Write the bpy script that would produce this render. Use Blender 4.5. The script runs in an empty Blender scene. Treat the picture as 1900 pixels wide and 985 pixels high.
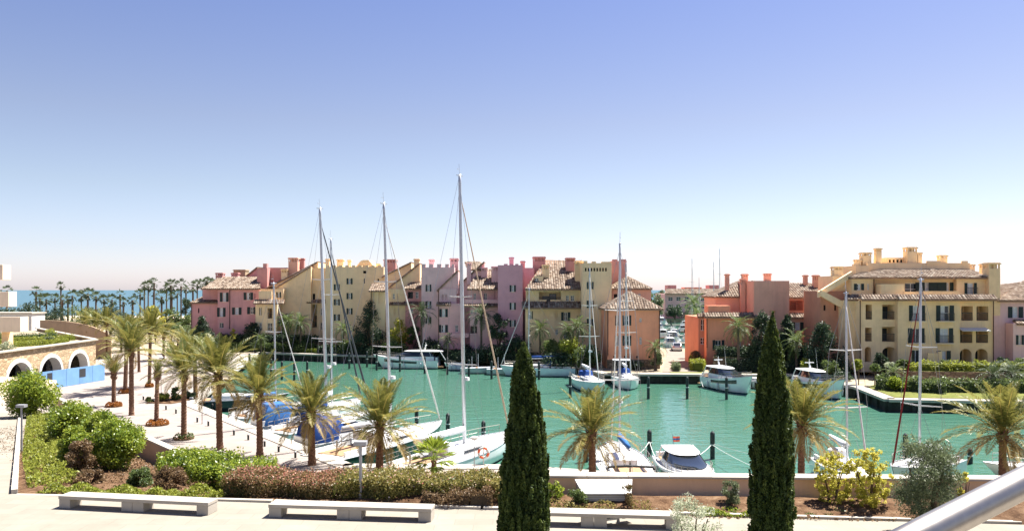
import bpy, math, random
import numpy as np
from mathutils import Vector, Matrix
R = math.radians
SC = bpy.context.scene
COL = SC.collection
rng = random.Random(11)
nr = np.random.default_rng(5)

# ------------------------------------------------------------------ camera, sky, sun, exposure
CZ = 12.0            # eye height above the harbour water
F = 1500.0           # focal length in photo pixels (photo is 1900 wide, horizon on row 538)
cam_d = bpy.data.cameras.new('camera')
cam_d.sensor_width = 36.0
cam_d.lens = F / 1900.0 * 36.0
cam_d.shift_y = 45.5 / 1900.0
cam_d.clip_start = 0.1
cam_d.clip_end = 60000
cam = bpy.data.objects.new('camera', cam_d)
cam.location = (0, 0, CZ)
cam.rotation_euler = (R(90), 0, 0)
COL.objects.link(cam)
SC.camera = cam

SUN_EL, SUN_AZ = R(61), math.atan2(0.79, 0.61)     # azimuth measured from +Y towards +X
world = bpy.data.worlds.new('World')
SC.world = world
world.use_nodes = True
wn = world.node_tree
wn.nodes.clear()
sky = wn.nodes.new('ShaderNodeTexSky')
sky.sky_type = 'NISHITA'
sky.sun_disc = False
sky.sun_elevation = SUN_EL
sky.sun_rotation = SUN_AZ
sky.air_density = 1.0
sky.dust_density = 1.0
sky.ozone_density = 5.0
sky.altitude = 500
tint = wn.nodes.new('ShaderNodeMix')                 # the photograph's slightly lavender white balance
tint.data_type = 'RGBA'
tint.blend_type = 'MULTIPLY'
tint.inputs[0].default_value = 1.0
el_geo = wn.nodes.new('ShaderNodeTexCoord')
el_sep = wn.nodes.new('ShaderNodeSeparateXYZ')
el_rmp = wn.nodes.new('ShaderNodeValToRGB')
el_rmp.color_ramp.elements[0].position = 0.0
el_rmp.color_ramp.elements[0].color = (1.27, 1.13, 1.30, 1.0)
el_rmp.color_ramp.elements[1].position = 0.36
el_rmp.color_ramp.elements[1].color = (0.88, 0.75, 0.86, 1.0)
for p_, c_ in ((0.05, (1.13, 0.97, 1.02, 1.0)), (0.12, (1.11, 0.90, 0.83, 1.0)), (0.20, (1.08, 0.83, 0.77, 1.0))):
    e_ = el_rmp.color_ramp.elements.new(p_); e_.color = c_
wn.links.new(el_geo.outputs['Generated'], el_sep.inputs[0])
wn.links.new(el_sep.outputs[2], el_rmp.inputs[0])
wn.links.new(el_rmp.outputs[0], tint.inputs[7])
bg = wn.nodes.new('ShaderNodeBackground')
bg.inputs['Strength'].default_value = 0.056
wo = wn.nodes.new('ShaderNodeOutputWorld')
wn.links.new(sky.outputs[0], tint.inputs[6])
wn.links.new(tint.outputs[2], bg.inputs[0])
wn.links.new(bg.outputs[0], wo.inputs[0])

sun_d = bpy.data.lights.new('sun', 'SUN')
sun_d.energy = 5.0
sun_d.angle = R(0.55)
sun_d.color = (1.0, 0.955, 0.88)
sun = bpy.data.objects.new('sun', sun_d)
sv = Vector((math.sin(SUN_AZ) * math.cos(SUN_EL), math.cos(SUN_AZ) * math.cos(SUN_EL), math.sin(SUN_EL)))
sun.rotation_euler = sv.to_track_quat('Z', 'Y').to_euler()
sun.location = (40, 60, 80)
COL.objects.link(sun)

SC.view_settings.view_transform = 'Standard'
SC.view_settings.look = 'None'
SC.view_settings.exposure = 1.68
SC.view_settings.gamma = 1.0
SC.view_settings.use_curve_mapping = False
SC.cycles.max_bounces = 7
SC.cycles.transparent_max_bounces = 8
SC.cycles.use_adaptive_sampling = True
SC.cycles.sample_clamp_indirect = 6.0
SC.cycles.caustics_reflective = False
SC.cycles.caustics_refractive = False

# ------------------------------------------------------------------ placing
def at(px, py, D):
    return Vector(((px - 950) / F * D, D, CZ - (py - 538) / F * D))
def on(px, py, z):
    D = (CZ - z) * F / (py - 538)
    return Vector(((px - 950) / F * D, D, z))

# ------------------------------------------------------------------ tagging
def tag(o, label=None, cat=None, group=None, kind=None):
    if label: o['label'] = label
    if cat: o['category'] = cat
    if group: o['group'] = group
    if kind: o['kind'] = kind
    return o
def thing(name, label, cat, loc, rz=0.0, group=None):
    o = bpy.data.objects.new(name, None)
    o.empty_display_size = 0.3
    o.location = loc
    o.rotation_euler = (0, 0, rz)
    COL.objects.link(o)
    return tag(o, label, cat, group)
def link(name, me, parent=None, loc=(0, 0, 0), rot=(0, 0, 0), scale=None):
    o = bpy.data.objects.new(name, me)
    COL.objects.link(o)
    o.location = loc
    o.rotation_euler = rot
    if scale is not None: o.scale = scale
    if parent is not None: o.parent = parent
    return o
def copy_tree(o, parent=None):
    c = o.copy()
    COL.objects.link(c)
    c.parent = parent
    for ch in [k for k in o.children]:
        copy_tree(ch, c)
    return c

# ------------------------------------------------------------------ materials
def newmat(name):
    m = bpy.data.materials.new(name)
    m.use_nodes = True
    nt = m.node_tree
    b = nt.nodes['Principled BSDF']
    return m, nt, b
def setp(b, rough=0.6, spec=0.4, metal=0.0):
    b.inputs['Roughness'].default_value = rough
    b.inputs['Specular IOR Level'].default_value = spec
    b.inputs['Metallic'].default_value = metal
def c4(c): return (c[0], c[1], c[2], 1.0)
def nd(nt, t, **kw):
    n = nt.nodes.new(t)
    for k, v in kw.items(): setattr(n, k, v)
    return n
def noise(nt, scale, detail=4, rough=0.6, vec=None, stretch=None):
    n = nd(nt, 'ShaderNodeTexNoise')
    n.inputs['Scale'].default_value = scale
    n.inputs['Detail'].default_value = detail
    n.inputs['Roughness'].default_value = rough
    if vec is None:
        g = nd(nt, 'ShaderNodeNewGeometry'); vec = g.outputs['Position']
    if stretch:
        mp = nd(nt, 'ShaderNodeMapping'); mp.inputs['Scale'].default_value = stretch
        nt.links.new(vec, mp.inputs[0]); vec = mp.outputs[0]
    nt.links.new(vec, n.inputs['Vector'])
    return n
def ramp(nt, fac, stops):
    r = nd(nt, 'ShaderNodeValToRGB')
    el = r.color_ramp.elements
    while len(el) < len(stops): el.new(0.5)
    for e, (p, c) in zip(el, stops):
        e.position = p; e.color = c4(c)
    nt.links.new(fac, r.inputs[0])
    return r
def mixc(nt, fac, a, b, mode='MIX'):
    m = nd(nt, 'ShaderNodeMix', data_type='RGBA', blend_type=mode)
    for sock, v in ((m.inputs[0], fac), (m.inputs[6], a), (m.inputs[7], b)):
        if isinstance(v, (int, float)): sock.default_value = v
        elif isinstance(v, tuple): sock.default_value = c4(v)
        else: nt.links.new(v, sock)
    return m.outputs[2]
def bump(nt, b, h, strength=0.3, dist=0.02):
    n = nd(nt, 'ShaderNodeBump')
    n.inputs['Strength'].default_value = strength
    n.inputs['Distance'].default_value = dist
    nt.links.new(h, n.inputs['Height'])
    nt.links.new(n.outputs[0], b.inputs['Normal'])
def sc(c, k): return tuple(min(1.0, x * k) for x in c)

def m_plain(name, col, rough=0.5, spec=0.4, metal=0.0, var=0.12, scale=3.0, bmp=0.0):
    m, nt, b = newmat(name); setp(b, rough, spec, metal)
    n = noise(nt, scale, 5)
    r = ramp(nt, n.outputs[0], [(0.3, sc(col, 1 - var)), (0.7, sc(col, 1 + var))])
    nt.links.new(r.outputs[0], b.inputs['Base Color'])
    if bmp: bump(nt, b, noise(nt, scale * 12, 3).outputs[0], bmp, 0.02)
    return m
def m_plaster(name, col):
    m, nt, b = newmat(name); setp(b, 0.92, 0.15)
    big = noise(nt, 0.35, 6, 0.65)
    r = ramp(nt, big.outputs[0], [(0.25, sc(col, 0.80)), (0.52, col), (0.8, sc(col, 1.10))])
    st = noise(nt, 1.0, 5, 0.7, stretch=(1.6, 1.6, 0.13))          # rain streaks
    s2 = ramp(nt, st.outputs[0], [(0.52, (0, 0, 0)), (0.75, (1, 1, 1))])
    f = nd(nt, 'ShaderNodeMath', operation='MULTIPLY'); f.inputs[1].default_value = 0.48
    nt.links.new(s2.outputs[0], f.inputs[0])
    c = mixc(nt, f.outputs[0], r.outputs[0], (col[0] * 0.66 + .02, col[1] * 0.64 + .02, col[2] * 0.68 + .02))
    nt.links.new(c, b.inputs['Base Color'])
    bump(nt, b, noise(nt, 9.0, 6, 0.7).outputs[0], 0.35, 0.02)
    return m
def m_attr(name, stops, rough=0.8, spec=0.2, attr='rnd', var=None, bmp=0.0):
    m, nt, b = newmat(name); setp(b, rough, spec)
    a = nd(nt, 'ShaderNodeAttribute', attribute_name=attr)
    r = ramp(nt, a.outputs['Fac'], stops)
    out = r.outputs[0]
    if var:
        n = noise(nt, var, 4)
        out = mixc(nt, 0.35, out, ramp(nt, n.outputs[0], [(0.3, (.35, .35, .35)), (0.7, (1.6, 1.6, 1.6))]).outputs[0], 'MULTIPLY')
    nt.links.new(out, b.inputs['Base Color'])
    if bmp: bump(nt, b, noise(nt, 25, 4).outputs[0], bmp, 0.02)
    return m
def m_leaf(name, dark, mid, light, trans=0.35, rough=0.5, spec=0.35):
    m, nt, b = newmat(name); setp(b, rough, spec)
    a = nd(nt, 'ShaderNodeAttribute', attribute_name='rnd')
    r = ramp(nt, a.outputs['Fac'], [(0.08, dark), (0.5, mid), (0.95, light)])
    nt.links.new(r.outputs[0], b.inputs['Base Color'])
    t = nd(nt, 'ShaderNodeBsdfTranslucent')
    g = mixc(nt, 0.4, r.outputs[0], tuple(sc(light, 1.35)))
    nt.links.new(g, t.inputs[0])
    mx = nd(nt, 'ShaderNodeMixShader'); mx.inputs[0].default_value = trans
    nt.links.new(b.outputs[0], mx.inputs[1]); nt.links.new(t.outputs[0], mx.inputs[2])
    nt.links.new(mx.outputs[0], nt.nodes['Material Output'].inputs[0])
    return m
def m_water(name, col, col2, wave=1.0, rough=0.04, strength=0.5):
    m, nt, b = newmat(name); setp(b, rough, 0.5)
    b.inputs['IOR'].default_value = 1.33
    big = noise(nt, 0.035, 4, 0.6)
    r = ramp(nt, big.outputs[0], [(0.3, col), (0.7, col2)])
    nt.links.new(r.outputs[0], b.inputs['Base Color'])
    n1 = noise(nt, 0.55 * wave, 3, 0.55, stretch=(0.8, 1.5, 1))
    n2 = noise(nt, 1.9 * wave, 3, 0.6, stretch=(1, 1.4, 1))
    ad = nd(nt, 'ShaderNodeMath', operation='MULTIPLY_ADD'); ad.inputs[1].default_value = 0.35
    nt.links.new(n2.outputs[0], ad.inputs[0]); nt.links.new(n1.outputs[0], ad.inputs[2])
    bump(nt, b, ad.outputs[0], strength, 0.42 / wave)
    return m
def m_stone(name, c1, c2, mortar, sx=0.5, sz=0.22, bmp=0.7):
    m, nt, b = newmat(name); setp(b, 0.95, 0.1)
    g = nd(nt, 'ShaderNodeNewGeometry')
    sp = nd(nt, 'ShaderNodeSeparateXYZ'); nt.links.new(g.outputs['Position'], sp.inputs[0])
    ad = nd(nt, 'ShaderNodeMath', operation='ADD')
    nt.links.new(sp.outputs[0], ad.inputs[0]); nt.links.new(sp.outputs[1], ad.inputs[1])
    cb = nd(nt, 'ShaderNodeCombineXYZ'); nt.links.new(ad.outputs[0], cb.inputs[0]); nt.links.new(sp.outputs[2], cb.inputs[1])
    mp = nd(nt, 'ShaderNodeMapping'); mp.inputs['Scale'].default_value = (1 / sx, 1 / sz, 1)
    nt.links.new(cb.outputs[0], mp.inputs[0])
    v = nd(nt, 'ShaderNodeTexVoronoi'); v.inputs['Scale'].default_value = 1.0
    nt.links.new(mp.outputs[0], v.inputs['Vector'])
    e = nd(nt, 'ShaderNodeTexVoronoi', feature='DISTANCE_TO_EDGE'); e.inputs['Scale'].default_value = 1.0
    nt.links.new(mp.outputs[0], e.inputs['Vector'])
    s = nd(nt, 'ShaderNodeSeparateColor'); nt.links.new(v.outputs['Color'], s.inputs[0])
    st = ramp(nt, s.outputs[0], [(0.0, c1), (1.0, c2)])
    ed = ramp(nt, e.outputs[0], [(0.02, (0, 0, 0)), (0.10, (1, 1, 1))])
    nt.links.new(mixc(nt, ed.outputs[0], mortar, st.outputs[0]), b.inputs['Base Color'])
    bump(nt, b, ed.outputs[0], bmp, 0.04)
    return m
def m_ground(name, cols, scale=1.2, bmp=0.5, rough=0.95):
    m, nt, b = newmat(name); setp(b, rough, 0.1)
    n = noise(nt, scale, 8, 0.72)
    k = len(cols)
    r = ramp(nt, n.outputs[0], [(0.3 + 0.4 * i / (k - 1), c) for i, c in enumerate(cols)])
    big = noise(nt, scale * 0.12, 3)
    rb = ramp(nt, big.outputs[0], [(0.3, (.75, .75, .75)), (0.7, (1.2, 1.2, 1.2))])
    nt.links.new(mixc(nt, 0.6, r.outputs[0], rb.outputs[0], 'MULTIPLY'), b.inputs['Base Color'])
    bump(nt, b, noise(nt, scale * 8, 5, 0.7).outputs[0], bmp, 0.05)
    return m
def m_paving(name, col, joint, sx, sy, off=0.5, rz=0.0):
    m, nt, b = newmat(name); setp(b, 0.85, 0.2)
    g = nd(nt, 'ShaderNodeNewGeometry')
    mp = nd(nt, 'ShaderNodeMapping'); mp.inputs['Rotation'].default_value = (0, 0, rz)
    nt.links.new(g.outputs['Position'], mp.inputs[0])
    br = nd(nt, 'ShaderNodeTexBrick')
    br.offset = off
    br.inputs['Scale'].default_value = 1.0
    br.inputs['Brick Width'].default_value = sx
    br.inputs['Row Height'].default_value = sy
    br.inputs['Mortar Size'].default_value = 0.012
    br.inputs['Color1'].default_value = c4(sc(col, 0.95)); br.inputs['Color2'].default_value = c4(sc(col, 1.05))
    br.inputs['Mortar'].default_value = c4(joint)
    nt.links.new(mp.outputs[0], br.inputs['Vector'])
    n = noise(nt, 0.5, 6, 0.7)
    rb = ramp(nt, n.outputs[0], [(0.3, (.86, .85, .83)), (0.7, (1.06, 1.06, 1.06))])
    nt.links.new(mixc(nt, 1.0, br.outputs[0], rb.outputs[0], 'MULTIPLY'), b.inputs['Base Color'])
    bump(nt, b, noise(nt, 30, 4).outputs[0], 0.15, 0.01)
    return m
def m_trunk(name, c1, c2, zs=9.0):
    m, nt, b = newmat(name); setp(b, 0.95, 0.1)
    tc = nd(nt, 'ShaderNodeTexCoord')
    n = noise(nt, 1.0, 5, 0.7, vec=tc.outputs['Object'], stretch=(5, 5, zs))
    r = ramp(nt, n.outputs[0], [(0.32, c1), (0.68, c2)])
    nt.links.new(r.outputs[0], b.inputs['Base Color'])
    bump(nt, b, n.outputs[0], 0.8, 0.05)
    return m
def m_hull(name, col, bottom=(.02, .03, .06), stripe=None):
    m, nt, b = newmat(name); setp(b, 0.18, 0.5)
    tc = nd(nt, 'ShaderNodeTexCoord')
    sp = nd(nt, 'ShaderNodeSeparateXYZ'); nt.links.new(tc.outputs['Object'], sp.inputs[0])
    stops = [(0.0, bottom), (0.5, bottom), (0.512, col)]
    mr = nd(nt, 'ShaderNodeMapRange')
    mr.inputs[1].default_value = -2.0; mr.inputs[2].default_value = 2.1
    nt.links.new(sp.outputs[2], mr.inputs[0])
    r = ramp(nt, mr.outputs[0], stops); r.color_ramp.interpolation = 'CONSTANT'
    n = noise(nt, 1.2, 5)
    rb = ramp(nt, n.outputs[0], [(0.3, (.88, .88, .87)), (0.7, (1.05, 1.05, 1.05))])
    nt.links.new(mixc(nt, 1.0, r.outputs[0], rb.outputs[0], 'MULTIPLY'), b.inputs['Base Color'])
    return m

M = {}
M['yellow'] = m_plaster('yellow_plaster', (0.85, 0.635, 0.385))
M['yellow2'] = m_plaster('ochre_plaster', (0.85, 0.61, 0.36))
M['cream'] = m_plaster('cream_plaster', (0.80, 0.66, 0.50))
M['pink'] = m_plaster('pink_plaster', (0.77, 0.475, 0.46))
M['palepink'] = m_plaster('pale_pink_plaster', (0.77, 0.52, 0.505))
M['rose'] = m_plaster('rose_plaster', (0.67, 0.35, 0.335))
M['purple'] = m_plaster('mauve_plaster', (0.61, 0.325, 0.365))
M['red'] = m_plaster('brick_red_plaster', (0.57, 0.285, 0.26))
M['orange'] = m_plaster('terracotta_plaster', (0.70, 0.395, 0.29))
M['salmon'] = m_plaster('salmon_plaster', (0.84, 0.37, 0.22))
M['gardenwall'] = m_plaster('ochre_garden_wall', (0.70, 0.50, 0.325))
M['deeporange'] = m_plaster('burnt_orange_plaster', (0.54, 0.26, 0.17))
M['tan'] = m_plaster('tan_plaster', (0.42, 0.31, 0.205))
M['wallbrown'] = m_plaster('planter_wall_render', (0.46, 0.33, 0.22))
M['tile'] = m_attr('roof_tile', [(0.0, (.075, .052, .038)), (0.25, (.155, .108, .078)), (0.55, (.225, .170, .125)), (0.8, (.28, .225, .175)), (1.0, (.33, .285, .23))], 0.85, 0.2, var=6.0)
M['tilebase'] = m_plain('roof_mortar', (.30, .19, .13), 0.9, 0.1)
M['shutter'] = m_plain('dark_green_shutter', (.018, .035, .034), 0.5, 0.3)
M['frame'] = m_plain('white_window_frame', (.74, .73, .70), 0.5)
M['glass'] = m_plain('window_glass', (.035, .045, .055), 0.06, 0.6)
M['curtain'] = m_plain('pale_curtain', (.62, .64, .66), 0.8, 0.1)
M['rail_dark'] = m_plain('dark_iron', (.035, .038, .045), 0.5, 0.4)
M['rail_red'] = m_plain('red_painted_wood', (.50, .13, .09), 0.6, 0.3)
M['pipe'] = m_plain('brown_downpipe', (.10, .05, .035), 0.5, 0.3)
M['metal'] = m_plain('brushed_steel', (.33, .305, .275), 0.40, 0.5, 1.0, 0.08, 60)
M['alu'] = m_plain('mast_aluminium', (.46, .48, .52), 0.32, 0.5, 0.35, 0.08, 2)
M['galv'] = m_plain('galvanised_post', (.30, .30, .31), 0.5, 0.4, 0.3)
M['wire'] = m_plain('rigging_wire', (.30, .30, .31), 0.4, 0.5, 0.5)
M['rope'] = m_plain('white_rope', (.75, .74, .70), 0.8, 0.1)
M['gel'] = m_plain('white_gelcoat', (.74, .74, .73), 0.18, 0.5, 0, 0.04, 1.5)
M['gelgrey'] = m_plain('grey_gelcoat', (.52, .54, .56), 0.3, 0.5, 0, 0.05, 1.5)
M['deck'] = m_plain('deck_nonskid', (.50, .49, .46), 0.7, 0.2, 0, 0.06, 3, 0.1)
M['teak'] = m_plain('teak', (.33, .20, .11), 0.7, 0.2, 0, 0.2, 6)
M['blackglass'] = m_plain('tinted_boat_glass', (.012, .016, .022), 0.05, 0.7)
M['canvas'] = m_plain('navy_canvas', (.02, .055, .20), 0.85, 0.1, 0, 0.2, 5)
M['bluecanvas'] = m_plain('blue_canvas', (.045, .135, .34), 0.85, 0.1, 0, 0.15, 5)
M['whitecanvas'] = m_plain('white_sail_cover', (.70, .71, .73), 0.85, 0.1, 0, 0.08, 5)
M['brownsail'] = m_plain('tan_furled_sail', (.45, .33, .24), 0.85, 0.1, 0, 0.15, 5)
M['darksail'] = m_plain('charcoal_furled_sail', (.07, .075, .085), 0.85, 0.1, 0, 0.15, 5)
M['greysail'] = m_plain('grey_furled_sail', (.62, .60, .58), 0.85, 0.1, 0, 0.15, 5)
M['redsail'] = m_plain('red_furled_sail', (.20, .03, .028), 0.85, 0.1, 0, 0.15, 5)
M['hullwhite'] = m_hull('white_hull', (.78, .79, .80), (.03, .05, .10))
M['hullgreen'] = m_hull('dark_green_hull', (.020, .060, .045), (.05, .05, .05))
M['hullnavy'] = m_hull('navy_hull', (.022, .030, .048), (.10, .12, .12))
M['hullpale'] = m_hull('pale_blue_hull', (.60, .68, .72), (.02, .04, .09))
M['hullgrey'] = m_hull('grey_hull', (.42, .45, .45), (.08, .09, .09))
M['rubber'] = m_plain('black_rubber', (.02, .02, .022), 0.6, 0.3)
M['orangeplastic'] = m_plain('orange_plastic', (.75, .13, .05), 0.45, 0.4)
M['whitepaint'] = m_plain('white_paint', (.60, .59, .56), 0.5, 0.3, 0, 0.05)
M['pile'] = m_plain('dark_steel_pile', (.028, .036, .036), 0.6, 0.3, 0, 0.3, 4)
M['quay'] = m_plain('quay_concrete', (.36, .33, .285), 0.9, 0.2, 0, 0.15, 1.5, 0.2)
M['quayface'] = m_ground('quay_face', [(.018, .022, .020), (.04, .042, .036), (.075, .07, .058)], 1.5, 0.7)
M['plaza'] = m_paving('pale_plaza_paving', (.250, .226, .186), (.21, .187, .154), 1.2, 0.6)
M['promenade'] = m_paving('pink_grey_promenade_paving', (.275, .238, .215), (.195, .165, .148), 2.4, 1.2, 0.0, R(-53))
M['path'] = m_paving('beige_brick_path', (.24, .20, .165), (.17, .14, .115), 0.6, 0.3)
M['bench'] = m_plain('cast_stone', (.37, .335, .285), 0.8, 0.2, 0, 0.10, 2.0, 0.2)
M['coping'] = m_plain('pale_limestone_coping', (.42, .38, .32), 0.85, 0.2, 0, 0.1, 1.5, 0.2)
M['soil'] = m_ground('bark_mulch', [(.045, .024, .014), (.095, .052, .028), (.155, .092, .052), (.23, .155, .095)], 2.2, 0.9)
M['lawn'] = m_ground('lawn', [(.07, .09, .02), (.13, .14, .035), (.20, .20, .06)], 1.5, 0.5)
M['dirt'] = m_ground('dry_ground', [(.22, .18, .12), (.29, .24, .17), (.36, .31, .23)], 0.4, 0.3)
M['sand'] = m_ground('beach_sand', [(.50, .42, .30), (.58, .50, .38)], 0.3, 0.2)
M['stone'] = m_stone('rubble_stone', (.34, .24, .14), (.56, .43, .28), (.30, .22, .14))
M['terracestone'] = m_stone('terrace_stone', (.17, .12, .08), (.34, .25, .17), (.12, .09, .06), 0.7, 0.35)
M['void'] = m_plain('dark_interior', (.012, .012, .012), 0.9, 0.1)
M['bluepanel'] = m_plain('blue_hoarding_panel', (.15, .30, .52), 0.5, 0.4, 0, 0.12, 0.8)
M['water'] = m_water('harbour_water', (.046, .132, .088), (.058, .150, .112), 1.0, 0.03, 0.26)
M['sea'] = m_water('sea_water', (.058, .108, .142), (.066, .122, .158), 0.25, 0.6, 0.6)
M['sea'].node_tree.nodes['Principled BSDF'].inputs['Specular IOR Level'].default_value = 0.12
M['carpaint'] = m_plain('silver_car_paint', (.55, .56, .58), 0.25, 0.5, 0.4, 0.03)
M['leaf_palm'] = m_leaf('date_palm_leaf', (.038, .066, .010), (.092, .125, .022), (.33, .26, .070), 0.3, 0.45)
M['leaf_palm_old'] = m_leaf('dry_palm_leaf', (.11, .095, .022), (.22, .165, .05), (.36, .26, .10), 0.3, 0.6)
M['leaf_fan'] = m_leaf('fan_palm_leaf', (.025, .045, .020), (.045, .075, .032), (.11, .14, .06), 0.25)
M['leaf_bright'] = m_leaf('bright_shrub_leaf', (.045, .090, .008), (.135, .205, .018), (.36, .40, .055), 0.4, 0.4, 0.45)
M['leaf_lime'] = m_leaf('lime_groundcover_leaf', (.11, .135, .012), (.20, .235, .026), (.34, .36, .065), 0.4)
M['leaf_yellow'] = m_leaf('yellow_shrub_leaf', (.18, .19, .02), (.40, .38, .04), (.62, .55, .12), 0.45)
M['leaf_mid'] = m_leaf('mid_green_leaf', (.035, .065, .018), (.075, .115, .030), (.17, .21, .07), 0.35)
M['leaf_dark'] = m_leaf('dark_conifer_needle', (.014, .030, .017), (.032, .058, .030), (.072, .108, .050), 0.2)
M['leaf_cypress'] = m_leaf('cypress_spray', (.018, .038, .008), (.046, .078, .014), (.14, .17, .034), 0.2, 0.6, 0.25)
M['leaf_olive'] = m_leaf('olive_leaf', (.045, .066, .030), (.092, .122, .052), (.23, .27, .14), 0.3)
M['leaf_silver'] = m_leaf('silver_leaf', (.14, .17, .09), (.30, .34, .22), (.56, .58, .42), 0.35)
M['leaf_redhedge'] = m_leaf('red_tipped_leaf', (.062, .066, .018), (.145, .115, .040), (.33, .20, .10), 0.3)
M['leaf_mixhedge'] = m_leaf('flowering_hedge_leaf', (.075, .085, .018), (.17, .165, .035), (.36, .29, .10), 0.35)
M['leaf_brown'] = m_leaf('bronze_leaf', (.07, .045, .020), (.15, .092, .042), (.30, .20, .11), 0.3)
M['leaf_orange'] = m_leaf('orange_flower', (.15, .05, .014), (.30, .105, .022), (.44, .20, .05), 0.3)
M['leaf_redtip'] = m_leaf('red_new_growth', (.26, .085, .055), (.42, .16, .11), (.60, .32, .24), 0.3)
M['petal'] = m_leaf('pale_pink_petal', (.50, .17, .13), (.66, .38, .30), (.74, .60, .48), 0.3)
M['bark_palm'] = m_trunk('palm_trunk', (.085, .045, .028), (.26, .155, .10))
M['bark_fan'] = m_trunk('fan_palm_trunk', (.07, .05, .04), (.16, .12, .09))
M['bark'] = m_trunk('bark', (.06, .04, .025), (.17, .12, .08))

# ------------------------------------------------------------------ mesh collector
class MB:
    def __init__(self): self.v = []; self.f = []; self.r = []
    def add(self, vs, fs, rnd=None):
        n = len(self.v)
        self.v.extend([tuple(p) for p in vs])
        self.f.extend([tuple(i + n for i in f) for f in fs])
        self.r.extend([rnd if rnd is not None else 0.5] * len(fs))
        return self
    def box(self, x0, x1, y0, y1, z0, z1, rnd=None):
        return self.add([(x0, y0, z0), (x1, y0, z0), (x1, y1, z0), (x0, y1, z0), (x0, y0, z1), (x1, y0, z1), (x1, y1, z1), (x0, y1, z1)],
                        [(0, 3, 2, 1), (4, 5, 6, 7), (0, 1, 5, 4), (1, 2, 6, 5), (2, 3, 7, 6), (3, 0, 4, 7)], rnd)
    def obox(self, c, ux, hx, hy, z0, z1):
        ux = Vector((ux[0], ux[1])).normalized(); uy = Vector((-ux.y, ux.x))
        p = [Vector(c[:2]) + ux * a * hx + uy * b * hy for a, b in ((-1, -1), (1, -1), (1, 1), (-1, 1))]
        return self.prism([tuple(q) for q in p], z0, z1)
    def prism(self, poly, z0, z1):
        """vertical prism; z0/z1 may be lists (one per corner)"""
        n = len(poly)
        a = sum(poly[i][0] * poly[(i + 1) % n][1] - poly[(i + 1) % n][0] * poly[i][1] for i in range(n))
        zz0 = z0 if isinstance(z0, (list, tuple)) else [z0] * n
        zz1 = z1 if isinstance(z1, (list, tuple)) else [z1] * n
        idx = list(range(n)) if a > 0 else list(range(n))[::-1]
        vs = [(poly[i][0], poly[i][1], zz0[i]) for i in idx] + [(poly[i][0], poly[i][1], zz1[i]) for i in idx]
        fs = [tuple(range(n))[::-1], tuple(range(n, 2 * n))] + [(i, (i + 1) % n, n + (i + 1) % n, n + i) for i in range(n)]
        return self.add(vs, fs)
    def xprism(self, prof, y0, y1):
        """profile in (x,z), extruded along y"""
        n = len(prof)
        a = sum(prof[i][0] * prof[(i + 1) % n][1] - prof[(i + 1) % n][0] * prof[i][1] for i in range(n))
        if a < 0: prof = prof[::-1]
        vs = [(x, y0, z) for x, z in prof] + [(x, y1, z) for x, z in prof]
        fs = [tuple(range(n)), tuple(range(n, 2 * n))[::-1]] + [((i + 1) % n, i, n + i, n + (i + 1) % n) for i in range(n)]
        return self.add(vs, fs)
    def tube(self, pts, rad, n=8, caps=True, rnd=None):
        pts = [Vector(p) for p in pts]
        rad = rad if isinstance(rad, (list, tuple)) else [rad] * len(pts)
        rings = []
        for i, p in enumerate(pts):
            t = (pts[min(i + 1, len(pts) - 1)] - pts[max(i - 1, 0)]).normalized()
            a = t.orthogonal().normalized() if abs(t.z) > 0.95 else t.cross(Vector((0, 0, 1))).normalized()
            if abs(t.z) > 0.95: a = (Vector((1, 0, 0)) - t * t.x).normalized()
            b = t.cross(a)
            rings.append([p + (a * math.cos(2 * math.pi * k / n) + b * math.sin(2 * math.pi * k / n)) * rad[i] for k in range(n)])
        return self.loft(rings, True, caps, rnd)
    def loft(self, rings, closed=True, caps=True, rnd=None):
        n = len(rings[0]); vs = [p for r in rings for p in r]; fs = []
        for i in range(len(rings) - 1):
            for k in range(n if closed else n - 1):
                a, b = i * n + k, i * n + (k + 1) % n
                fs.append((a, b, b + n, a + n))
        if caps and closed:
            fs.append(tuple(range(n))[::-1]); fs.append(tuple(range((len(rings) - 1) * n, len(rings) * n)))
        return self.add(vs, fs, rnd)
    def mesh(self, name, mat, origin=(0, 0, 0), smooth=False, rnd=False):
        me = bpy.data.meshes.new(name)
        o = origin
        me.from_pydata([(x - o[0], y - o[1], z - o[2]) for x, y, z in self.v], [], self.f)
        me.materials.append(mat)
        if smooth: me.shade_smooth()
        if rnd:
            at_ = me.attributes.new('rnd', 'FLOAT', 'FACE')
            at_.data.foreach_set('value', np.array(self.r, dtype=np.float32))
        me.update()
        return me
    def build(self, name, mat, parent=None, world=True, smooth=False, rnd=False, bevel=0, autosm=False):
        """world=True: coordinates are world ones, moved into the parent's (unrotated) frame"""
        if isinstance(mat, str): mat = M[mat]
        o = (0, 0, 0)
        if world and parent is not None:
            p = parent; v = Vector((0, 0, 0))
            while p is not None: v += p.location; p = p.parent
            o = v
        ob = link(name, self.mesh(name, mat, o, smooth, rnd), parent)
        if bevel:
            m = ob.modifiers.new('bevel', 'BEVEL'); m.width = bevel; m.segments = 2; m.limit_method = 'ANGLE'
        if autosm:
            ob.data.shade_smooth()
            try: ob.data.set_sharp_from_angle(angle=R(40))
            except Exception: pass
        return ob
def structure(name, mb, mat, **kw):
    o = mb.build(name, mat, None, **kw); o['kind'] = 'structure'; return o

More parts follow.
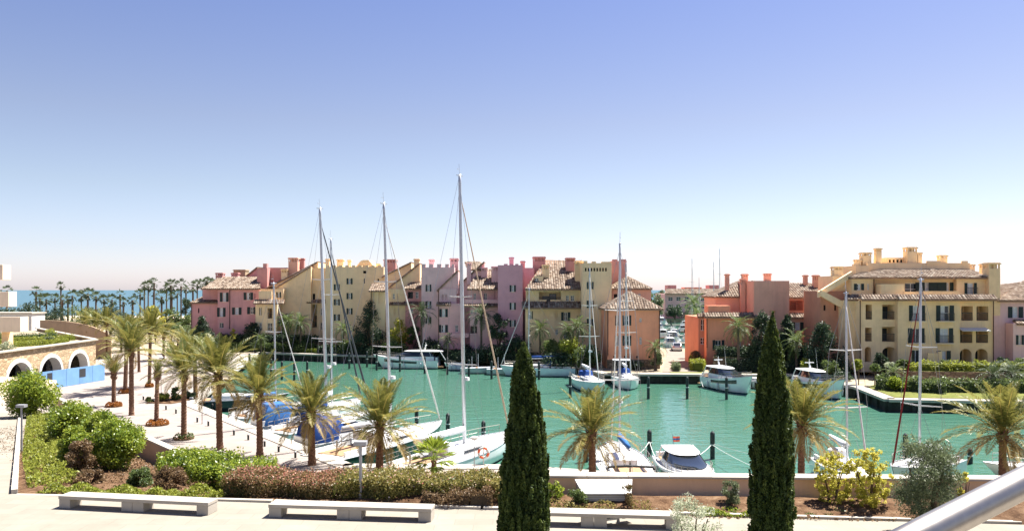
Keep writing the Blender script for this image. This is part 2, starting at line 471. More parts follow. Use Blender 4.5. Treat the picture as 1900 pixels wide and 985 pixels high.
# ------------------------------------------------------------------ leaves
def leaf_mesh(name, C, size, mat, rnd, asp=0.5, up=None, upw=0.0, core=None, droop=None):
    """C (n,3) leaf centres; every leaf is a real quad with its own direction"""
    n = len(C)
    d = nr.normal(size=(n, 3))
    if up is not None: d = d + up * upw
    d /= np.linalg.norm(d, axis=1, keepdims=True) + 1e-9
    q = nr.normal(size=(n, 3))
    s = np.cross(d, q); s /= np.linalg.norm(s, axis=1, keepdims=True) + 1e-9
    L = (size * (0.7 + 0.6 * nr.random(n)))[:, None]
    a = C - d * L * 0.5; c = C + d * L * 0.5
    b = C + s * L * asp * 0.5 - d * L * .05; e = C - s * L * asp * 0.5 - d * L * .05
    V = np.stack([a, b, c, e], 1).reshape(-1, 3)
    nf = n
    faces = np.arange(n * 4, dtype=np.int32)
    rr = np.asarray(rnd, dtype=np.float32)
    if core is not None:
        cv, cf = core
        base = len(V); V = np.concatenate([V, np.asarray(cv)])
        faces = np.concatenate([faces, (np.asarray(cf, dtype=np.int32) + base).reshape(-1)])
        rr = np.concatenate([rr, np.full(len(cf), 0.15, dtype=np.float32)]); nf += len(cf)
    me = bpy.data.meshes.new(name)
    me.vertices.add(len(V)); me.vertices.foreach_set('co', V.astype(np.float32).ravel())
    me.loops.add(len(faces)); me.loops.foreach_set('vertex_index', faces)
    me.polygons.add(nf)
    me.polygons.foreach_set('loop_start', np.arange(0, nf * 4, 4, dtype=np.int32))
    me.materials.append(mat)
    at_ = me.attributes.new('rnd', 'FLOAT', 'FACE'); at_.data.foreach_set('value', rr)
    me.update(calc_edges=True)
    return me
def blob(clumps, n, shell=0.4):
    """points spread through the outer layer of many ellipsoid clumps -> points, clump value, outward dir"""
    cl = np.array([list(c) + list(r) for c, r in clumps])
    w = cl[:, 3] * cl[:, 4] + cl[:, 4] * cl[:, 5] + cl[:, 3] * cl[:, 5]
    k = nr.choice(len(cl), n, p=w / w.sum())
    d = nr.normal(size=(n, 3)); d /= np.linalg.norm(d, axis=1, keepdims=True)
    rr = 1 - shell * nr.random(n) ** 1.4 + 0.10 * nr.normal(size=n)
    P = cl[k, :3] + d * cl[k, 3:] * rr[:, None]
    cv = nr.random(len(cl))[k]
    return P, cv, d
def clumps_in(w, d, h, n, cs=0.34, flat=0.0, z0=0.0, zlo=0.2):
    """clumps filling a dome w x d x h that stands on z0"""
    out = []
    for i in range(n):
        a = rng.uniform(0, 2 * math.pi); t = math.sqrt(rng.random())
        zz = rng.random()
        lim = math.sqrt(max(0.05, 1 - (abs(zz - 0.45) / 0.62) ** 2))
        x = math.cos(a) * t * lim * w * 0.5 * 0.74; y = math.sin(a) * t * lim * d * 0.5 * 0.74
        s = cs * rng.uniform(0.75, 1.25)
        m = (w + d) * 0.25
        out.append(((x, y, z0 + h * (zlo + (0.86 - zlo) * zz)), (m * s, m * s, min(m * s, h * 0.3))))
    return out
def bush(name, label, cat, loc, w, d, h, mat, nl=4000, size=0.12, ncl=22, cs=0.34, group=None, stem=True, asp=0.5, trunk_h=0.0, shell=0.5, parts=('crown', 'trunk'), zlo=0.2):
    t = thing(name, label, cat, loc, 0, group)
    cl = clumps_in(w, d, h - trunk_h, ncl, cs, z0=trunk_h, zlo=zlo)
    P, cv, dr = blob(cl, nl, shell)
    P[:, 2] = np.maximum(P[:, 2], 0.02 + nr.random(len(P)) * 0.05)
    rv = np.clip(0.5 * cv + 0.5 * nr.random(nl), 0, 1)
    me = leaf_mesh(parts[0], P, size, M[mat], rv, asp, dr, 0.7)
    link(parts[0], me, t)
    if stem:
        mb = MB()
        for i in range(4 if trunk_h < 0.3 else 3):
            a = i * 2.2 + rng.random()
            top = Vector((math.cos(a) * w * 0.22, math.sin(a) * d * 0.22, h * 0.62))
            r = max(0.02, w * 0.025)
            if trunk_h >= 0.3: mb.tube([(0, 0, -0.1), (0.02 * i, 0, trunk_h * 0.9), top * 1.0], [r * 1.6, r * 1.3, r * .4], 6)
            else: mb.tube([(0.05 * math.cos(a), .05 * math.sin(a), -0.15), top * 0.5, top], [r, r * .8, r * .3], 5)
        mb.build(parts[1], 'bark', t, world=False)
    return t

# ================================================================== THE SETTING
def soil_z(D): return 4.72 - 0.083 * max(0.0, D - 28.0)
sea = MB().add([(-30000, 150, -0.35), (30000, 150, -0.35), (30000, 50000, -0.35), (-30000, 50000, -0.35)], [(0, 1, 2, 3)])
structure('sea', sea, 'sea')
structure('water', MB().add([(-60, 20, 0), (160, 20, 0), (160, 320, 0), (-60, 320, 0)], [(0, 1, 2, 3)]), 'water')

NEAR_EDGE = [(90, 44.5), (8, 46.5), (0, 49.2), (-10.3, 49.5), (-30.6, 76.4), (-38.8, 114), (-44, 138)]
FAR_EDGE = [(-44, 140), (-5.5, 127), (9, 117), (12, 104.5), (36, 103), (38.5, 90), (37.3, 80), (75, 75.5), (140, 74)]
structure('promenade', MB().prism(NEAR_EDGE + [(-78, 138), (-78, 24), (90, 24)], -2.5, 1.2), 'promenade')
structure('far_bank_ground', MB().prism(FAR_EDGE + [(140, 150), (28, 150), (28, 172), (-44, 172)], -2.5, 1.2), 'dirt')
structure('coast_ground', MB().prism([(-44.01, 138.01), (-44.01, 300), (-420, 330), (-420, 60), (-78.01, 60), (-78.01, 138.01)], -2.5, 1.17), 'dirt')
structure('beach', MB().prism([(-40, 300.2), (-40, 345), (-500, 380), (-500, 336)], -2.5, 0.7), 'sand')
structure('basin_quay_ground', MB().prism([(-20, 300), (220, 300), (220, 420), (-20, 420)], -2.5, 1.4), 'dirt')

def quay(edge, name, side):
    w, f = MB(), MB()
    for (a, b) in zip(edge[:-1], edge[1:]):
        a, b = Vector(a), Vector(b); d = (b - a); L = d.length; d.normalize()
        nrm = Vector((-d.y, d.x)) * side                       # towards the water
        c = (a + b) / 2
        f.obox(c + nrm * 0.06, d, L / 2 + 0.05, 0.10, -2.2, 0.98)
        k = max(1, int(L / 2.2))
        for i in range(k + 1):
            p = a + d * (L * i / k)
            f.obox(p + nrm * 0.25, d, 0.17, 0.16, -2.2, 0.97)   # piles standing in front of the quay face
        w.obox(c - nrm * 0.10, d, L / 2 + 0.12, 0.62, 0.985, 1.26)
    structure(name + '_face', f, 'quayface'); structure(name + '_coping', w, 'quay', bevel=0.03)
quay(NEAR_EDGE, 'near_quay', 1)
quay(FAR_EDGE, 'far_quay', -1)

# plaza
structure('plaza', MB().prism([(-60, 1.6), (45, 1.6), (45, 23.4), (30, 24.0), (16, 25.3), (9.5, 25.9), (-1, 27.0), (-17.8, 29.0), (-60, 29.4)], 0.9, 4.7), 'plaza')
# sloping path beside the planter
pm = MB()
pm.add([(-18.0, 29.02, 4.70), (-22.5, 29.02, 4.70), (-49.5, 71, 1.23), (-42.4, 71, 1.23)], [(0, 3, 2, 1)])
structure('path', pm, 'plaza')
# planter soil
def d_near(X): return 29.0 - 0.1143 * (X + 17.8) if X > -17.8 else 29.0 + (-17.8 - X) * 1.653
def d_far(X):
    if X < -9: return 29.1 + (-9 - X) * 1.372
    return 29.1 - 0.05 * (X + 9) if X < 1 else 28.6 - 0.038 * (X - 1)
vs, fs = [], []
NX, NT = 120, 26
for i in range(NX + 1):
    X = -42 + 74 * i / NX
    for j in range(NT + 1):
        a, b = d_near(X) + 0.06, max(d_near(X) + 0.1, d_far(X))
        D = a + (b - a) * j / NT
        z = soil_z(D) + rng.uniform(0, 0.07) + (0.18 * math.sin(j / NT * math.pi) if X > -4 else 0.0) - (0.75 * max(0.0, 1 - (b - D) / 4.5) ** 2 * min(1, max(0, (-9 - X) / 4)))
        vs.append((X, D, z if j not in (0,) else soil_z(D) - 0.02))
for i in range(NX):
    for j in range(NT):
        a = i * (NT + 1) + j
        fs.append((a, a + NT + 1, a + NT + 2, a + 1))
structure('planter_soil', MB().add(vs, fs), 'soil', smooth=True)

# planter retaining wall on the promenade side, with coping
wt = thing('planter_wall', 'tan rendered wall with pale coping between promenade and mulched planter', 'wall', (-22, 51, 1.2))
wall, cop = MB(), MB()
def wall_run(pts, th):
    for (p, q) in zip(pts[:-1], pts[1:]):
        a, b = Vector(p[:2]), Vector(q[:2]); d = (b - a).normalized(); n = Vector((-d.y, d.x)) * th / 2
        poly = [tuple(a - n), tuple(b - n), tuple(b + n), tuple(a + n)]
        wall.prism(poly, 0.6, [p[2], q[2], q[2], p[2]])
        n2 = n * 1.18
        poly = [tuple(a - n2), tuple(b - n2), tuple(b + n2), tuple(a + n2)]
        cop.prism(poly, [p[2] + .002, q[2] + .002, q[2] + .002, p[2] + .002], [p[2] + .09, q[2] + .09, q[2] + .09, p[2] + .09])
wall_run([(-41.2, 73.3, 2.2), (-28.7, 56.1, 3.2), (-16.5, 39.4, 4.2), (-9, 29.12, 5.2)], 0.34)
wall.build('wall', 'wallbrown', wt); cop.build('coping', 'coping', wt)
wt = thing('garden_wall', 'low cream rendered wall with pale coping behind the flower bed', 'wall', (14, 28.4, 4.6))
wall, cop = MB(), MB()
wall_run([(-9, 29.15, 4.95), (.2, 28.79, 4.95)], 0.4); wall_run([(.2, 28.79, 5.40), (1.2, 28.75, 5.40), (33, 27.6, 5.40)], 0.4)
wall.build('wall', 'gardenwall', wt)
# coping laid as separate slabs with open joints
a, b = Vector((-9, 29.15)), Vector((1.2, 28.75)); c = Vector((33, 27.6))
for (p, q, n) in ((b + (a - b).normalized(), b, 1), (b, c, 22)):
    d = (q - p).normalized(); L = (q - p).length / n
    for i in range(n):
        m = MB(); m.obox(p + d * L * (i + .5), d, L / 2 - 0.008, 0.31, 5.403, 5.485 + rng.uniform(-.004, .004))
        m.build('coping_slab', 'coping', wt, bevel=0.012)

# edging stones along the plaza side of the bed
k = thing('bed_edging', 'thin pale stone edging strip along the flower bed', 'edging', (-1, 27, 4.7))
pts = [(-42, 69.0), (-17.85, 29.0), (-1, 27.02), (9.5, 25.92), (16, 25.32), (30, 24.02)]
for j, (p, q) in enumerate(zip(pts[:-1], pts[1:])):
    p, q = Vector(p), Vector(q); d = (q - p).normalized(); n = max(1, int((q - p).length / 2.2)); L = (q - p).length / n
    for i in range(n):
        ca, cb = p + d * L * (i + .02), p + d * L * (i + .98)
        w = Vector((-d.y, d.x)) * (0.09 if j else 0.10)
        za, zb = soil_z(ca.y), soil_z(cb.y)
        h = 0.06 if j else 0.22
        MB().prism([tuple(ca - w), tuple(cb - w), tuple(cb + w), tuple(ca + w)], [za - .2, zb - .2, zb - .2, za - .2], [za + h, zb + h, zb + h, za + h]).build('edging_stone', 'coping', k)

# far bank: raised garden terraces, lawn, path
structure('lawn', MB().prism([(39.6, 90), (38.5, 81.3), (75, 76.6), (75, 82), (44, 87.5), (43, 94)], 1.0, 1.24), 'lawn')
structure('far_lawn', MB().prism([(-40, 141.5), (-24, 135.8), (-24, 137.6), (-40, 144)], 1.0, 1.24), 'lawn')
structure('quayside_verge', MB().prism([(21, 104.2), (35, 104.0), (34, 107), (28.5, 107.5), (24.5, 106.3), (20.6, 106.4)], 1.0, 1.235), 'lawn')
structure('brick_path', MB().prism([(19.8, 106.45), (24.4, 106.35), (28.6, 130), (30.9, 149), (28.4, 149), (24.8, 130)], 1.0, 1.24), 'path')
def terrace(name, label, poly, z1, mat='terracestone', top='lawn'):
    t = thing(name, label, 'terrace', (poly[0][0], poly[0][1], 1.2))
    MB().prism(poly, 0.9, z1).build('wall', mat, t)
    cx = sum(p[0] for p in poly) / len(poly); cy = sum(p[1] for p in poly) / len(poly)
    q = [(cx + (p[0] - cx) * .985, cy + (p[1] - cy) * .985) for p in poly]
    MB().prism(q, z1 - .3, z1 + .03).build('bed', top, t)
terrace('stone_terrace', 'long stone garden terrace below the yellow balcony block', [(45.5, 92.5), (72, 90), (72, 103), (45.5, 103)], 2.7, top='lawn')
terrace('stone_terrace', 'stepped stone terrace under the terracotta house with chimneys', [(27, 108.6), (40, 107.5), (40, 114), (28.5, 114)], 3.0, top='lawn')
terrace('stone_terrace', 'low stone plinth terrace below the mauve tower', [(-16, 128.6), (4, 121.0), (4, 127.5), (-16, 135)], 2.6, top='soil')
terrace('stone_terrace', 'dark stone terrace below the ochre house beside the hip roofed house', [(4.6, 121.2), (11.6, 118.6), (11.6, 124), (4.6, 126)], 2.4, top='soil')
terrace('stone_terrace', 'hedged garden terrace below the rose house', [(-60, 147.5), (-34, 141.5), (-32, 149), (-58, 156)], 2.9, top='lawn')
terrace('stone_terrace', 'shaded terrace below the tall yellow tower', [(-33.8, 140), (-20, 135.2), (-20, 141), (-33, 146)], 2.4, top='soil')

# ================================================================== BUILDINGS
def poly_cols(P, step):
    """convex polygon P [(u,v)] -> list of (u, vmin, vmax) per column"""
    us = [p[0] for p in P]; u0, u1 = min(us), max(us); out = []
    n = max(1, int(round((u1 - u0) / step))); st = (u1 - u0) / n
    for i in range(n):
        u = u0 + (i + .5) * st; vs = []
        for a, b in zip(P, P[1:] + P[:1]):
            if (a[0] - u) * (b[0] - u) <= 0 and abs(a[0] - b[0]) > 1e-6:
                t = (u - a[0]) / (b[0] - a[0]); vs.append(a[1] + t * (b[1] - a[1]))
        if len(vs) >= 2 and max(vs) - min(vs) > 0.05: out.append((u, min(vs), max(vs), st))
    return out
def tile_plane(slab, tiles, pts, step=0.36, course=0.5):
    """pts: eave0, eave1, then upper points, seen from outside counter-clockwise"""
    P = [Vector(p) for p in pts]
    u = (P[1] - P[0]).normalized(); n = u.cross(P[2] - P[0]).normalized(); v = n.cross(u)
    if n.z < 0: n = -n
    poly = [((p - P[0]).dot(u), (p - P[0]).dot(v)) for p in P]
    k = len(P)
    slab.add([p for p in P] + [p - Vector((0, 0, 0.16)) for p in P],
             [tuple(range(k)), tuple(range(k, 2 * k))[::-1]] + [(i, i + k, (i + 1) % k + k, (i + 1) % k) for i in range(k)])
    for (cu, v0, v1, st) in poly_cols(poly, step):
        w = st * 0.47
        y = v0
        base = rng.random()
        while y < v1 - 0.05:
            y2 = min(v1, y + course * 1.06)
            j = rng.uniform(-.02, .02)
            pr = []
            for (vv, hh) in ((y, 0.075), (y2, 0.035)):
                for (du, dh) in ((-w, 0.0), (-w * .5, 0.085), (w * .5, 0.085), (w, 0.0)):
                    pr.append(P[0] + u * (cu + du + j) + v * vv + n * (hh + dh))
            r = min(1, max(0, 0.25 * base + 0.75 * rng.random() + rng.uniform(-.1, .1)))
            tiles.add(pr, [(0, 1, 5, 4), (1, 2, 6, 5), (2, 3, 7, 6), (0, 3, 2, 1)], r)
            y += course

class House:
    def __init__(s, name, label, D, pxc, cat='house', z0=1.2, group=None):
        s.D = D; s.z0 = z0
        s.t = thing(name, label, cat, ((pxc - 950) / F * D, D, z0), 0, group)
        s.slab, s.tiles = MB(), MB()
        s.walls = []
    def X(s, px, D=None): return (px - 950) / F * (D or s.D)
    def Z(s, py, D=None): return CZ - (py - 538) / F * (D or s.D)
    def w(s, mat, name='wall'):
        m = MB(); s.walls.append((mat, m, name)); return m
    def box(s, mat, px0, px1, py0, py1=None, D=None, depth=8):
        D = D or s.D
        s.w(mat).box(s.X(px0, D), s.X(px1, D), D, D + depth, s.Z(py1, D) if py1 is not None else s.z0 - .3, s.Z(py0, D))
    def facade(s, mat, px0, px1, py0, py1, ops=(), D=None, depth=8):
        """front wall with real openings + box behind. ops: (px0,px1,py0,py1,kind)"""
        D = D or s.D; mb = s.w(mat)
        x0, x1, z1 = s.X(px0, D), s.X(px1, D), s.Z(py0, D)
        z0 = s.Z(py1, D) if py1 is not None else s.z0 - .3
        O = [(s.X(a, D), s.X(b, D), s.Z(d, D), s.Z(c, D), k) for a, b, c, d, k in ops]
        xs = sorted({x0, x1} | {o[0] for o in O} | {o[1] for o in O}); zs = sorted({z0, z1} | {o[2] for o in O} | {o[3] for o in O})
        for i in range(len(xs) - 1):
            for j in range(len(zs) - 1):
                cx, cz = (xs[i] + xs[i + 1]) / 2, (zs[j] + zs[j + 1]) / 2
                if any(o[0] < cx < o[1] and o[2] < cz < o[3] for o in O): continue
                mb.add([(xs[i], D, zs[j]), (xs[i + 1], D, zs[j]), (xs[i + 1], D, zs[j + 1]), (xs[i], D, zs[j + 1])], [(0, 1, 2, 3)])
        E = D + depth
        mb.add([(x0, D, z0), (x1, D, z0), (x1, E, z0), (x0, E, z0), (x0, D, z1), (x1, D, z1), (x1, E, z1), (x0, E, z1)],
               [(4, 5, 6, 7), (1, 2, 6, 5), (2, 3, 7, 6), (3, 0, 4, 7)])
        for a, b, c, d, k in O:
            dep = {'l': 2.0, 'a': 1.8, 'L': 2.0}.get(k, 0.24)
            y = D + dep
            mb.add([(a, D, c), (b, D, c), (b, D, d), (a, D, d), (a, y, c), (b, y, c), (b, y, d), (a, y, d)],
                   [(0, 4, 5, 1), (1, 5, 6, 2), (2, 6, 7, 3), (3, 7, 4, 0)])
            if k in 'laL':
                mb.add([(a, y, c), (b, y, c), (b, y, d), (a, y, d)], [(0, 1, 2, 3)])
                wd = (b - a)
                s.window(a + wd * .18, b - wd * .18, c + 0.02, c + min(2.1, (d - c) * .85), y - 0.05, 'D')
                if k == 'a':
                    r = wd / 2; seg = 8; zt = d - 0.02
                    rz = min(r, (d - c) * .35)
                    for sd in (-1, 1):
                        cxx = (a + b) / 2
                        fan = [(cxx + sd * r, D + .003, zt)] + [(cxx + sd * r * math.cos(t), D + .003, zt - rz + rz * math.sin(t)) for t in [math.pi / 2 * i / seg for i in range(seg + 1)]]
                        bk = [(p[0], D + .28, p[2]) for p in fan]
                        m = len(fan); ff = [tuple(range(m)), tuple(range(m, 2 * m))] + [(i, i + 1, m + i + 1, m + i) for i in range(1, m - 1)]
                        mb.add(fan + bk, ff)
                if k in 'lL': s.railing(a, b, c, D + 0.12, 1.0)
            elif k == 's':
                MB().box(a - .01, b + .01, y - .02, y + .02, c - .01, d + .01).build('slit_window', 'void', s.t)
            elif k == 'p':
                mb.add([(a, y, c), (b, y, c), (b, y, d), (a, y, d)], [(0, 1, 2, 3)])
            else:
                s.window(a, b, c, d, D + 0.17, k, D)
    def window(s, a, b, c, d, y, k='w', Dw=None):
        """k: w shutters, n plain, c curtained with shutters, b french window with balcony rail, d door, D dark recessed door, x closed shutters"""
        fr = MB(); t = 0.07; f0, f1 = y, y + 0.06
        fr.box(a, b, f0, f1, d - t, d); fr.box(a, b, f0, f1, c, c + t)
        fr.box(a, a + t, f0, f1, c + t, d - t); fr.box(b - t, b, f0, f1, c + t, d - t)
        m = (a + b) / 2
        fr.box(m - t * .6, m + t * .6, f0, f1, c + t, d - t)
        if k not in 'Dd': fr.box(a + t, m - t * .6, f0 + .01, f1, (c + d) / 2 - .03, (c + d) / 2 + .03); fr.box(m + t * .6, b - t, f0 + .01, f1, (c + d) / 2 - .03, (c + d) / 2 + .03)
        name = 'door' if k in 'Dd' else 'window'
        o = fr.build(name, 'frame' if k not in 'D' else 'shutter', s.t)
        for (p0, p1) in ((a + t, m - t * .6), (m + t * .6, b - t)):
            MB().box(p0, p1, f0 + .025, f0 + .04, c + t, d - t).build('pane', 'curtain' if k == 'c' or (k in 'wb' and rng.random() < .6) else ('shutter' if k == 'x' else 'glass'), o)
        if k in 'wcbx' and Dw is not None:
            sw = (b - a) * (0.80 if k in 'wc' else 0.5 if k == 'b' else 0.42)
            for sd in (-1, 1):
                e = a if sd < 0 else b
                q = MB(); x0, x1 = sorted((e + sd * .03, e + sd * sw))
                q.box(x0, x1, Dw - .05, Dw - .004, c - .03, d + .03)
                nz = max(3, int((d - c) / .22))
                for i in range(nz):
                    z = c + (i + .3) * (d - c) / nz
                    q.box(x0 + .05, x1 - .05, Dw - .075, Dw - .052, z, z + .1)
                q.build('shutter', 'shutter', o)
            if k != 'b': MB().box(a - .06, b + .06, Dw - .10, Dw + .12, c - .10, c - .012).build('sill', 'cream', o)
        if k == 'b': s.railing(a - (b - a) * .38, b + (b - a) * .38, c - .05, Dw - .45, 1.0, .45)
        return o
    def railing(s, a, b, z, y, h=1.0, dep=0.0, mat='rail_dark'):
        r = MB()
        r.box(a, b, y - .03, y + .03, z + h - .06, z + h); r.box(a, b, y - .02, y + .02, z + .08, z + .13)
        n = max(2, int((b - a) / .13))
        for i in range(n + 1):
            x = a + (b - a) * i / n
            x = min(max(x, a + .016), b - .016)
            r.box(x - .015, x + .015, y - .015, y + .015, z + .131, z + h - .061)
        o = r.build('railing', mat, s.t)
        if dep:
            MB().box(a - .05, b + .05, y - .06, y + dep - .003, z - .10, z + .02).build('balcony_slab', 'cream', o)
            q = MB()
            for x in (a, b): q.box(x - .02, x + .02, y + .035, y + dep - .01, z + h - .05, z + h - .01)
            q.build('side_rail', mat, o)
    def chimney(s, mat, px0, px1, py0, py1, D=None, depth=None, comb=True):
        D = D or s.D + 3
        x0, x1, zt, zb = s.X(px0, D), s.X(px1, D), s.Z(py0, D), s.Z(py1, D)
        w = x1 - x0; dp = depth or w; m = MB()
        zc = zt - min(0.75, (zt - zb) * .3)
        m.box(x0, x1, D, D + dp, zb - 2.0, zc)
        if comb:
            n = max(3, int(w / .42))
            for i in range(n):
                for yy in (D + .02, D + dp - .2):
                    xx = x0 + (w - .18) * i / (n - 1)
                    m.box(xx, xx + .18, yy, yy + .18, zc + .001, zt - .24)
            m.box(x0 + .25, x1 - .25, D + .26, D + dp - .26, zc + .001, zt - .24)
        else: m.box(x0 + .02, x1 - .02, D + .02, D + dp - .02, zc + .001, zt - .24)
        m.box(x0 - .10, x1 + .10, D - .10, D + dp + .10, zt - .239, zt - .08)
        m.prism([(x0, D), (x1, D), (x1, D + dp), (x0, D + dp)], zt - .079, zt)
        m.build('chimney', mat, s.t)
    def plane(s, pts, step=0.36): tile_plane(s.slab, s.tiles, pts, step)
    def hip(s, x0, x1, y0, y1, ze, zr, oh=0.45):
        x0 -= oh; x1 += oh; y0 -= oh; y1 += oh
        w, d = x1 - x0, y1 - y0
        if w >= d: r0, r1 = (x0 + d / 2, (y0 + y1) / 2, zr), (x1 - d / 2, (y0 + y1) / 2, zr)
        else: r0, r1 = ((x0 + x1) / 2, y0 + w / 2, zr), ((x0 + x1) / 2, y1 - w / 2, zr)
        A, B, C, D_ = (x0, y0, ze), (x1, y0, ze), (x1, y1, ze), (x0, y1, ze)
        if w >= d:
            s.plane([A, B, r1, r0]); s.plane([B, C, r1]); s.plane([C, D_, r0, r1]); s.plane([D_, A, r0])
        else:
            s.plane([A, B, r0]); s.plane([B, C, r1, r0]); s.plane([C, D_, r1]); s.plane([D_, A, r0, r1])
    def skirt(s, px0, px1, py0, py1, D, out=0.9, mat='x'):
        """tiled lean-to strip in front of the wall at depth D"""
        s.plane([(s.X(px0, D) - .1, D - out, s.Z(py1, D)), (s.X(px1, D) + .1, D - out, s.Z(py1, D)), (s.X(px1, D) + .1, D + .02, s.Z(py0, D)), (s.X(px0, D) - .1, D + .02, s.Z(py0, D))])
    def shed(s, mat, pxl, pxr, pyl, pyr, D, depth=7, base=None, oh=0.35):
        """roof sloping in x (left py -> right py), wall underneath"""
        xl, xr, zl, zr = s.X(pxl, D), s.X(pxr, D), s.Z(pyl, D), s.Z(pyr, D)
        zb = s.Z(base, D) if base else s.z0 - .3
        s.w(mat).xprism([(xl, zb), (xr, zb), (xr, zr - .17), (xl, zl - .17)], D, D + depth)
        sl = (zr - zl) / (xr - xl); el, er = xl - (oh if zl < zr else 0), xr + (oh if zr < zl else 0)
        zl2, zr2 = zl + sl * (el - xl), zr + sl * (er - xr)
        if zl < zr: s.plane([(el, D + depth, zl2), (el, D - .3, zl2), (er, D - .3, zr2), (er, D + depth, zr2)])
        else: s.plane([(er, D - .3, zr2), (er, D + depth, zr2), (el, D + depth, zl2), (el, D - .3, zl2)])
    def pipe(s, px, py0, py1, D=None):
        D = D or s.D
        MB().tube([(s.X(px, D), D - .1, s.Z(py1, D)), (s.X(px, D), D - .1, s.Z(py0, D))], .07, 6).build('downpipe', 'pipe', s.t)
    def parapet(s, mat, px0, px1, py0, py1, D, th=0.22):
        s.w(mat, 'parapet').box(s.X(px0, D), s.X(px1, D), D, D + th, s.Z(py1, D), s.Z(py0, D))
    def done(s):
        for (mat, mb, nm) in s.walls: mb.build(nm, mat, s.t)
        if s.slab.v:
            r = s.slab.build('roof', 'tilebase', s.t)
            q = s.tiles.build('roof_tiles', 'tile', r, rnd=True); q['kind'] = 'stuff'
        return s.t

# ---- block with balconies (yellow) -------------------------------------------------------------
def q6(x, y): return (1520 + x / 3.518, 440 + y / 3.518)
def ops6(lst): return [(1520 + a / 3.518, 1520 + b / 3.518, 440 + c / 3.518, 440 + d / 3.518, k) for a, b, c, d, k in lst]
h = House('apartment_block', 'yellow four storey block with stacked balconies and many chimneys', 102, 1700, 'building', z0=2.4)
h.facade('yellow', 1596, 1666, 557, 690, ops6([(303, 345, 440, 537, 'l'), (412, 510, 440, 537, 'l'), (300, 343, 590, 680, 'l'), (410, 505, 585, 682, 'l'), (297, 340, 715, 815, 'a'), (412, 503, 715, 815, 'a')]), D=102, depth=9)
h.facade('yellow', 1666, 1781, 557, 690, ops6([(612, 664, 447, 545, 'b'), (792, 850, 447, 545, 'b'), (606, 660, 595, 688, 'b'), (788, 845, 595, 688, 'b'), (603, 660, 735, 830, 'd'), (795, 830, 742, 800, 'w')]), D=101.2, depth=9.8)
h.facade('yellow2', 1781, 1842, 557, 690, ops6([(928, 1003, 450, 545, 'l'), (1027, 1105, 450, 545, 'l'), (920, 1000, 597, 690, 'l'), (1024, 1103, 597, 690, 'l'), (918, 995, 728, 828, 'a'), (1018, 1100, 728, 828, 'a')]), D=101.6, depth=9.4)
h.box('yellow', 1568, 1595.5, 557, None, D=103.5, depth=7.5)
for a, b, D in ((1568, 1598, 103.5), (1595, 1668, 102), (1664, 1784, 101.2), (1779, 1843, 101.6)):
    h.skirt(a, b, 547, 556, D)
# upper storey, set back
h.facade('yellow2', 1581, 1620, 514, 552, ops6([(247, 272, 305, 345, 'w'), (314, 327, 302, 345, 'n')]), D=104.2, depth=7)
h.facade('yellow2', 1620, 1775, 514, 552, ops6([(690, 768, 297, 352, 'c'), (775, 850, 297, 352, 'c'), (560, 640, 300, 380, 'n')]), D=105, depth=7)
h.facade('yellow2', 1775, 1834, 514, 552, ops6([(968, 1008, 300, 376, 'b')]), D=104.2, depth=7)
h.parapet('yellow', 1635, 1678, 527, 551, 102.6, 1.6)
h.parapet('yellow', 1678, 1706, 541, 551, 102.4); h.parapet('yellow', 1714, 1780, 540, 551, 102.1)
# roofs over the upper storey
X, Z = h.X, h.Z
h.plane([(X(1582, 103.6), 103.6, Z(515.5, 103.6)), (X(1838, 103.6), 103.6, Z(515.5, 103.6)), (X(1800, 109), 109, Z(501, 109)), (X(1640, 109), 109, Z(501, 109))])
h.plane([(X(1582, 103.6) - .3, 111, Z(515.5, 103.6)), (X(1582, 103.6), 103.6, Z(515.5, 103.6)), (X(1640, 109), 109, Z(501, 109)), (X(1640, 109), 111, Z(501, 109))])
h.plane([(X(1700, 103), 103, Z(515, 103)), (X(1760, 103), 103, Z(515, 103)), (X(1730, 107.5), 107.5, Z(499, 107.5))])
h.box('yellow', 1610, 1800, 488, 516, D=109, depth=5)
h.box('yellow', 1588, 1612, 493, 516, D=108, depth=5); h.parapet('yellow', 1720, 1745, 484, 490, 108.9); h.parapet('yellow', 1785, 1796, 484, 490, 108.9)
h.facade('yellow2', 1645, 1690, 478, 489, ops6([(455, 470, 147, 165, 's'), (480, 495, 147, 165, 's'), (505, 520, 147, 165, 's'), (530, 545, 147, 165, 's')]), D=111, depth=4)
for a, b, c, d in ((1601, 1617, 468, 488), (1626, 1636, 460, 482), (1684, 1702, 458, 486), (1703, 1711, 468, 486), (1745, 1758, 473, 490), (1796, 1809, 490, 506), (1822, 1831, 489, 512), (1588, 1598, 481, 495)):
    h.chimney('yellow', a, b, c, d, D=110)
h.chimney('yellow', 1835, 1856, 487, 556, D=103.4)
h.chimney('yellow', 1548, 1565, 494, 516, D=107)
# sloping stair walls on the flank
h.w('yellow').xprism([(X(1520, 104.8), Z(541, 104.8)), (X(1582, 104.8), Z(503, 104.8)), (X(1582, 104.8), Z(514, 104.8)), (X(1520, 104.8), Z(552, 104.8))], 104.8, 105.5)
h.w('yellow').xprism([(X(1522, 104.6), Z(538, 104.6)), (X(1568, 104.6), Z(562, 104.6)), (X(1568, 104.6), Z(576, 104.6)), (X(1522, 104.6), Z(549, 104.6))], 104.3, 104.79)
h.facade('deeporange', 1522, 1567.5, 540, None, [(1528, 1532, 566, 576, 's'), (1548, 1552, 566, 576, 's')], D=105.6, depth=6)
h.box('yellow', 1545, 1570, 512, 540, D=106, depth=5)
h.pipe(1595.6, 557, 688, 101.9); h.pipe(1842.5, 557, 688, 101.5); h.pipe(1621, 516, 548, 104.1)
h.parapet('yellow', 1742, 1748, 652, 690, 99.5, .4)
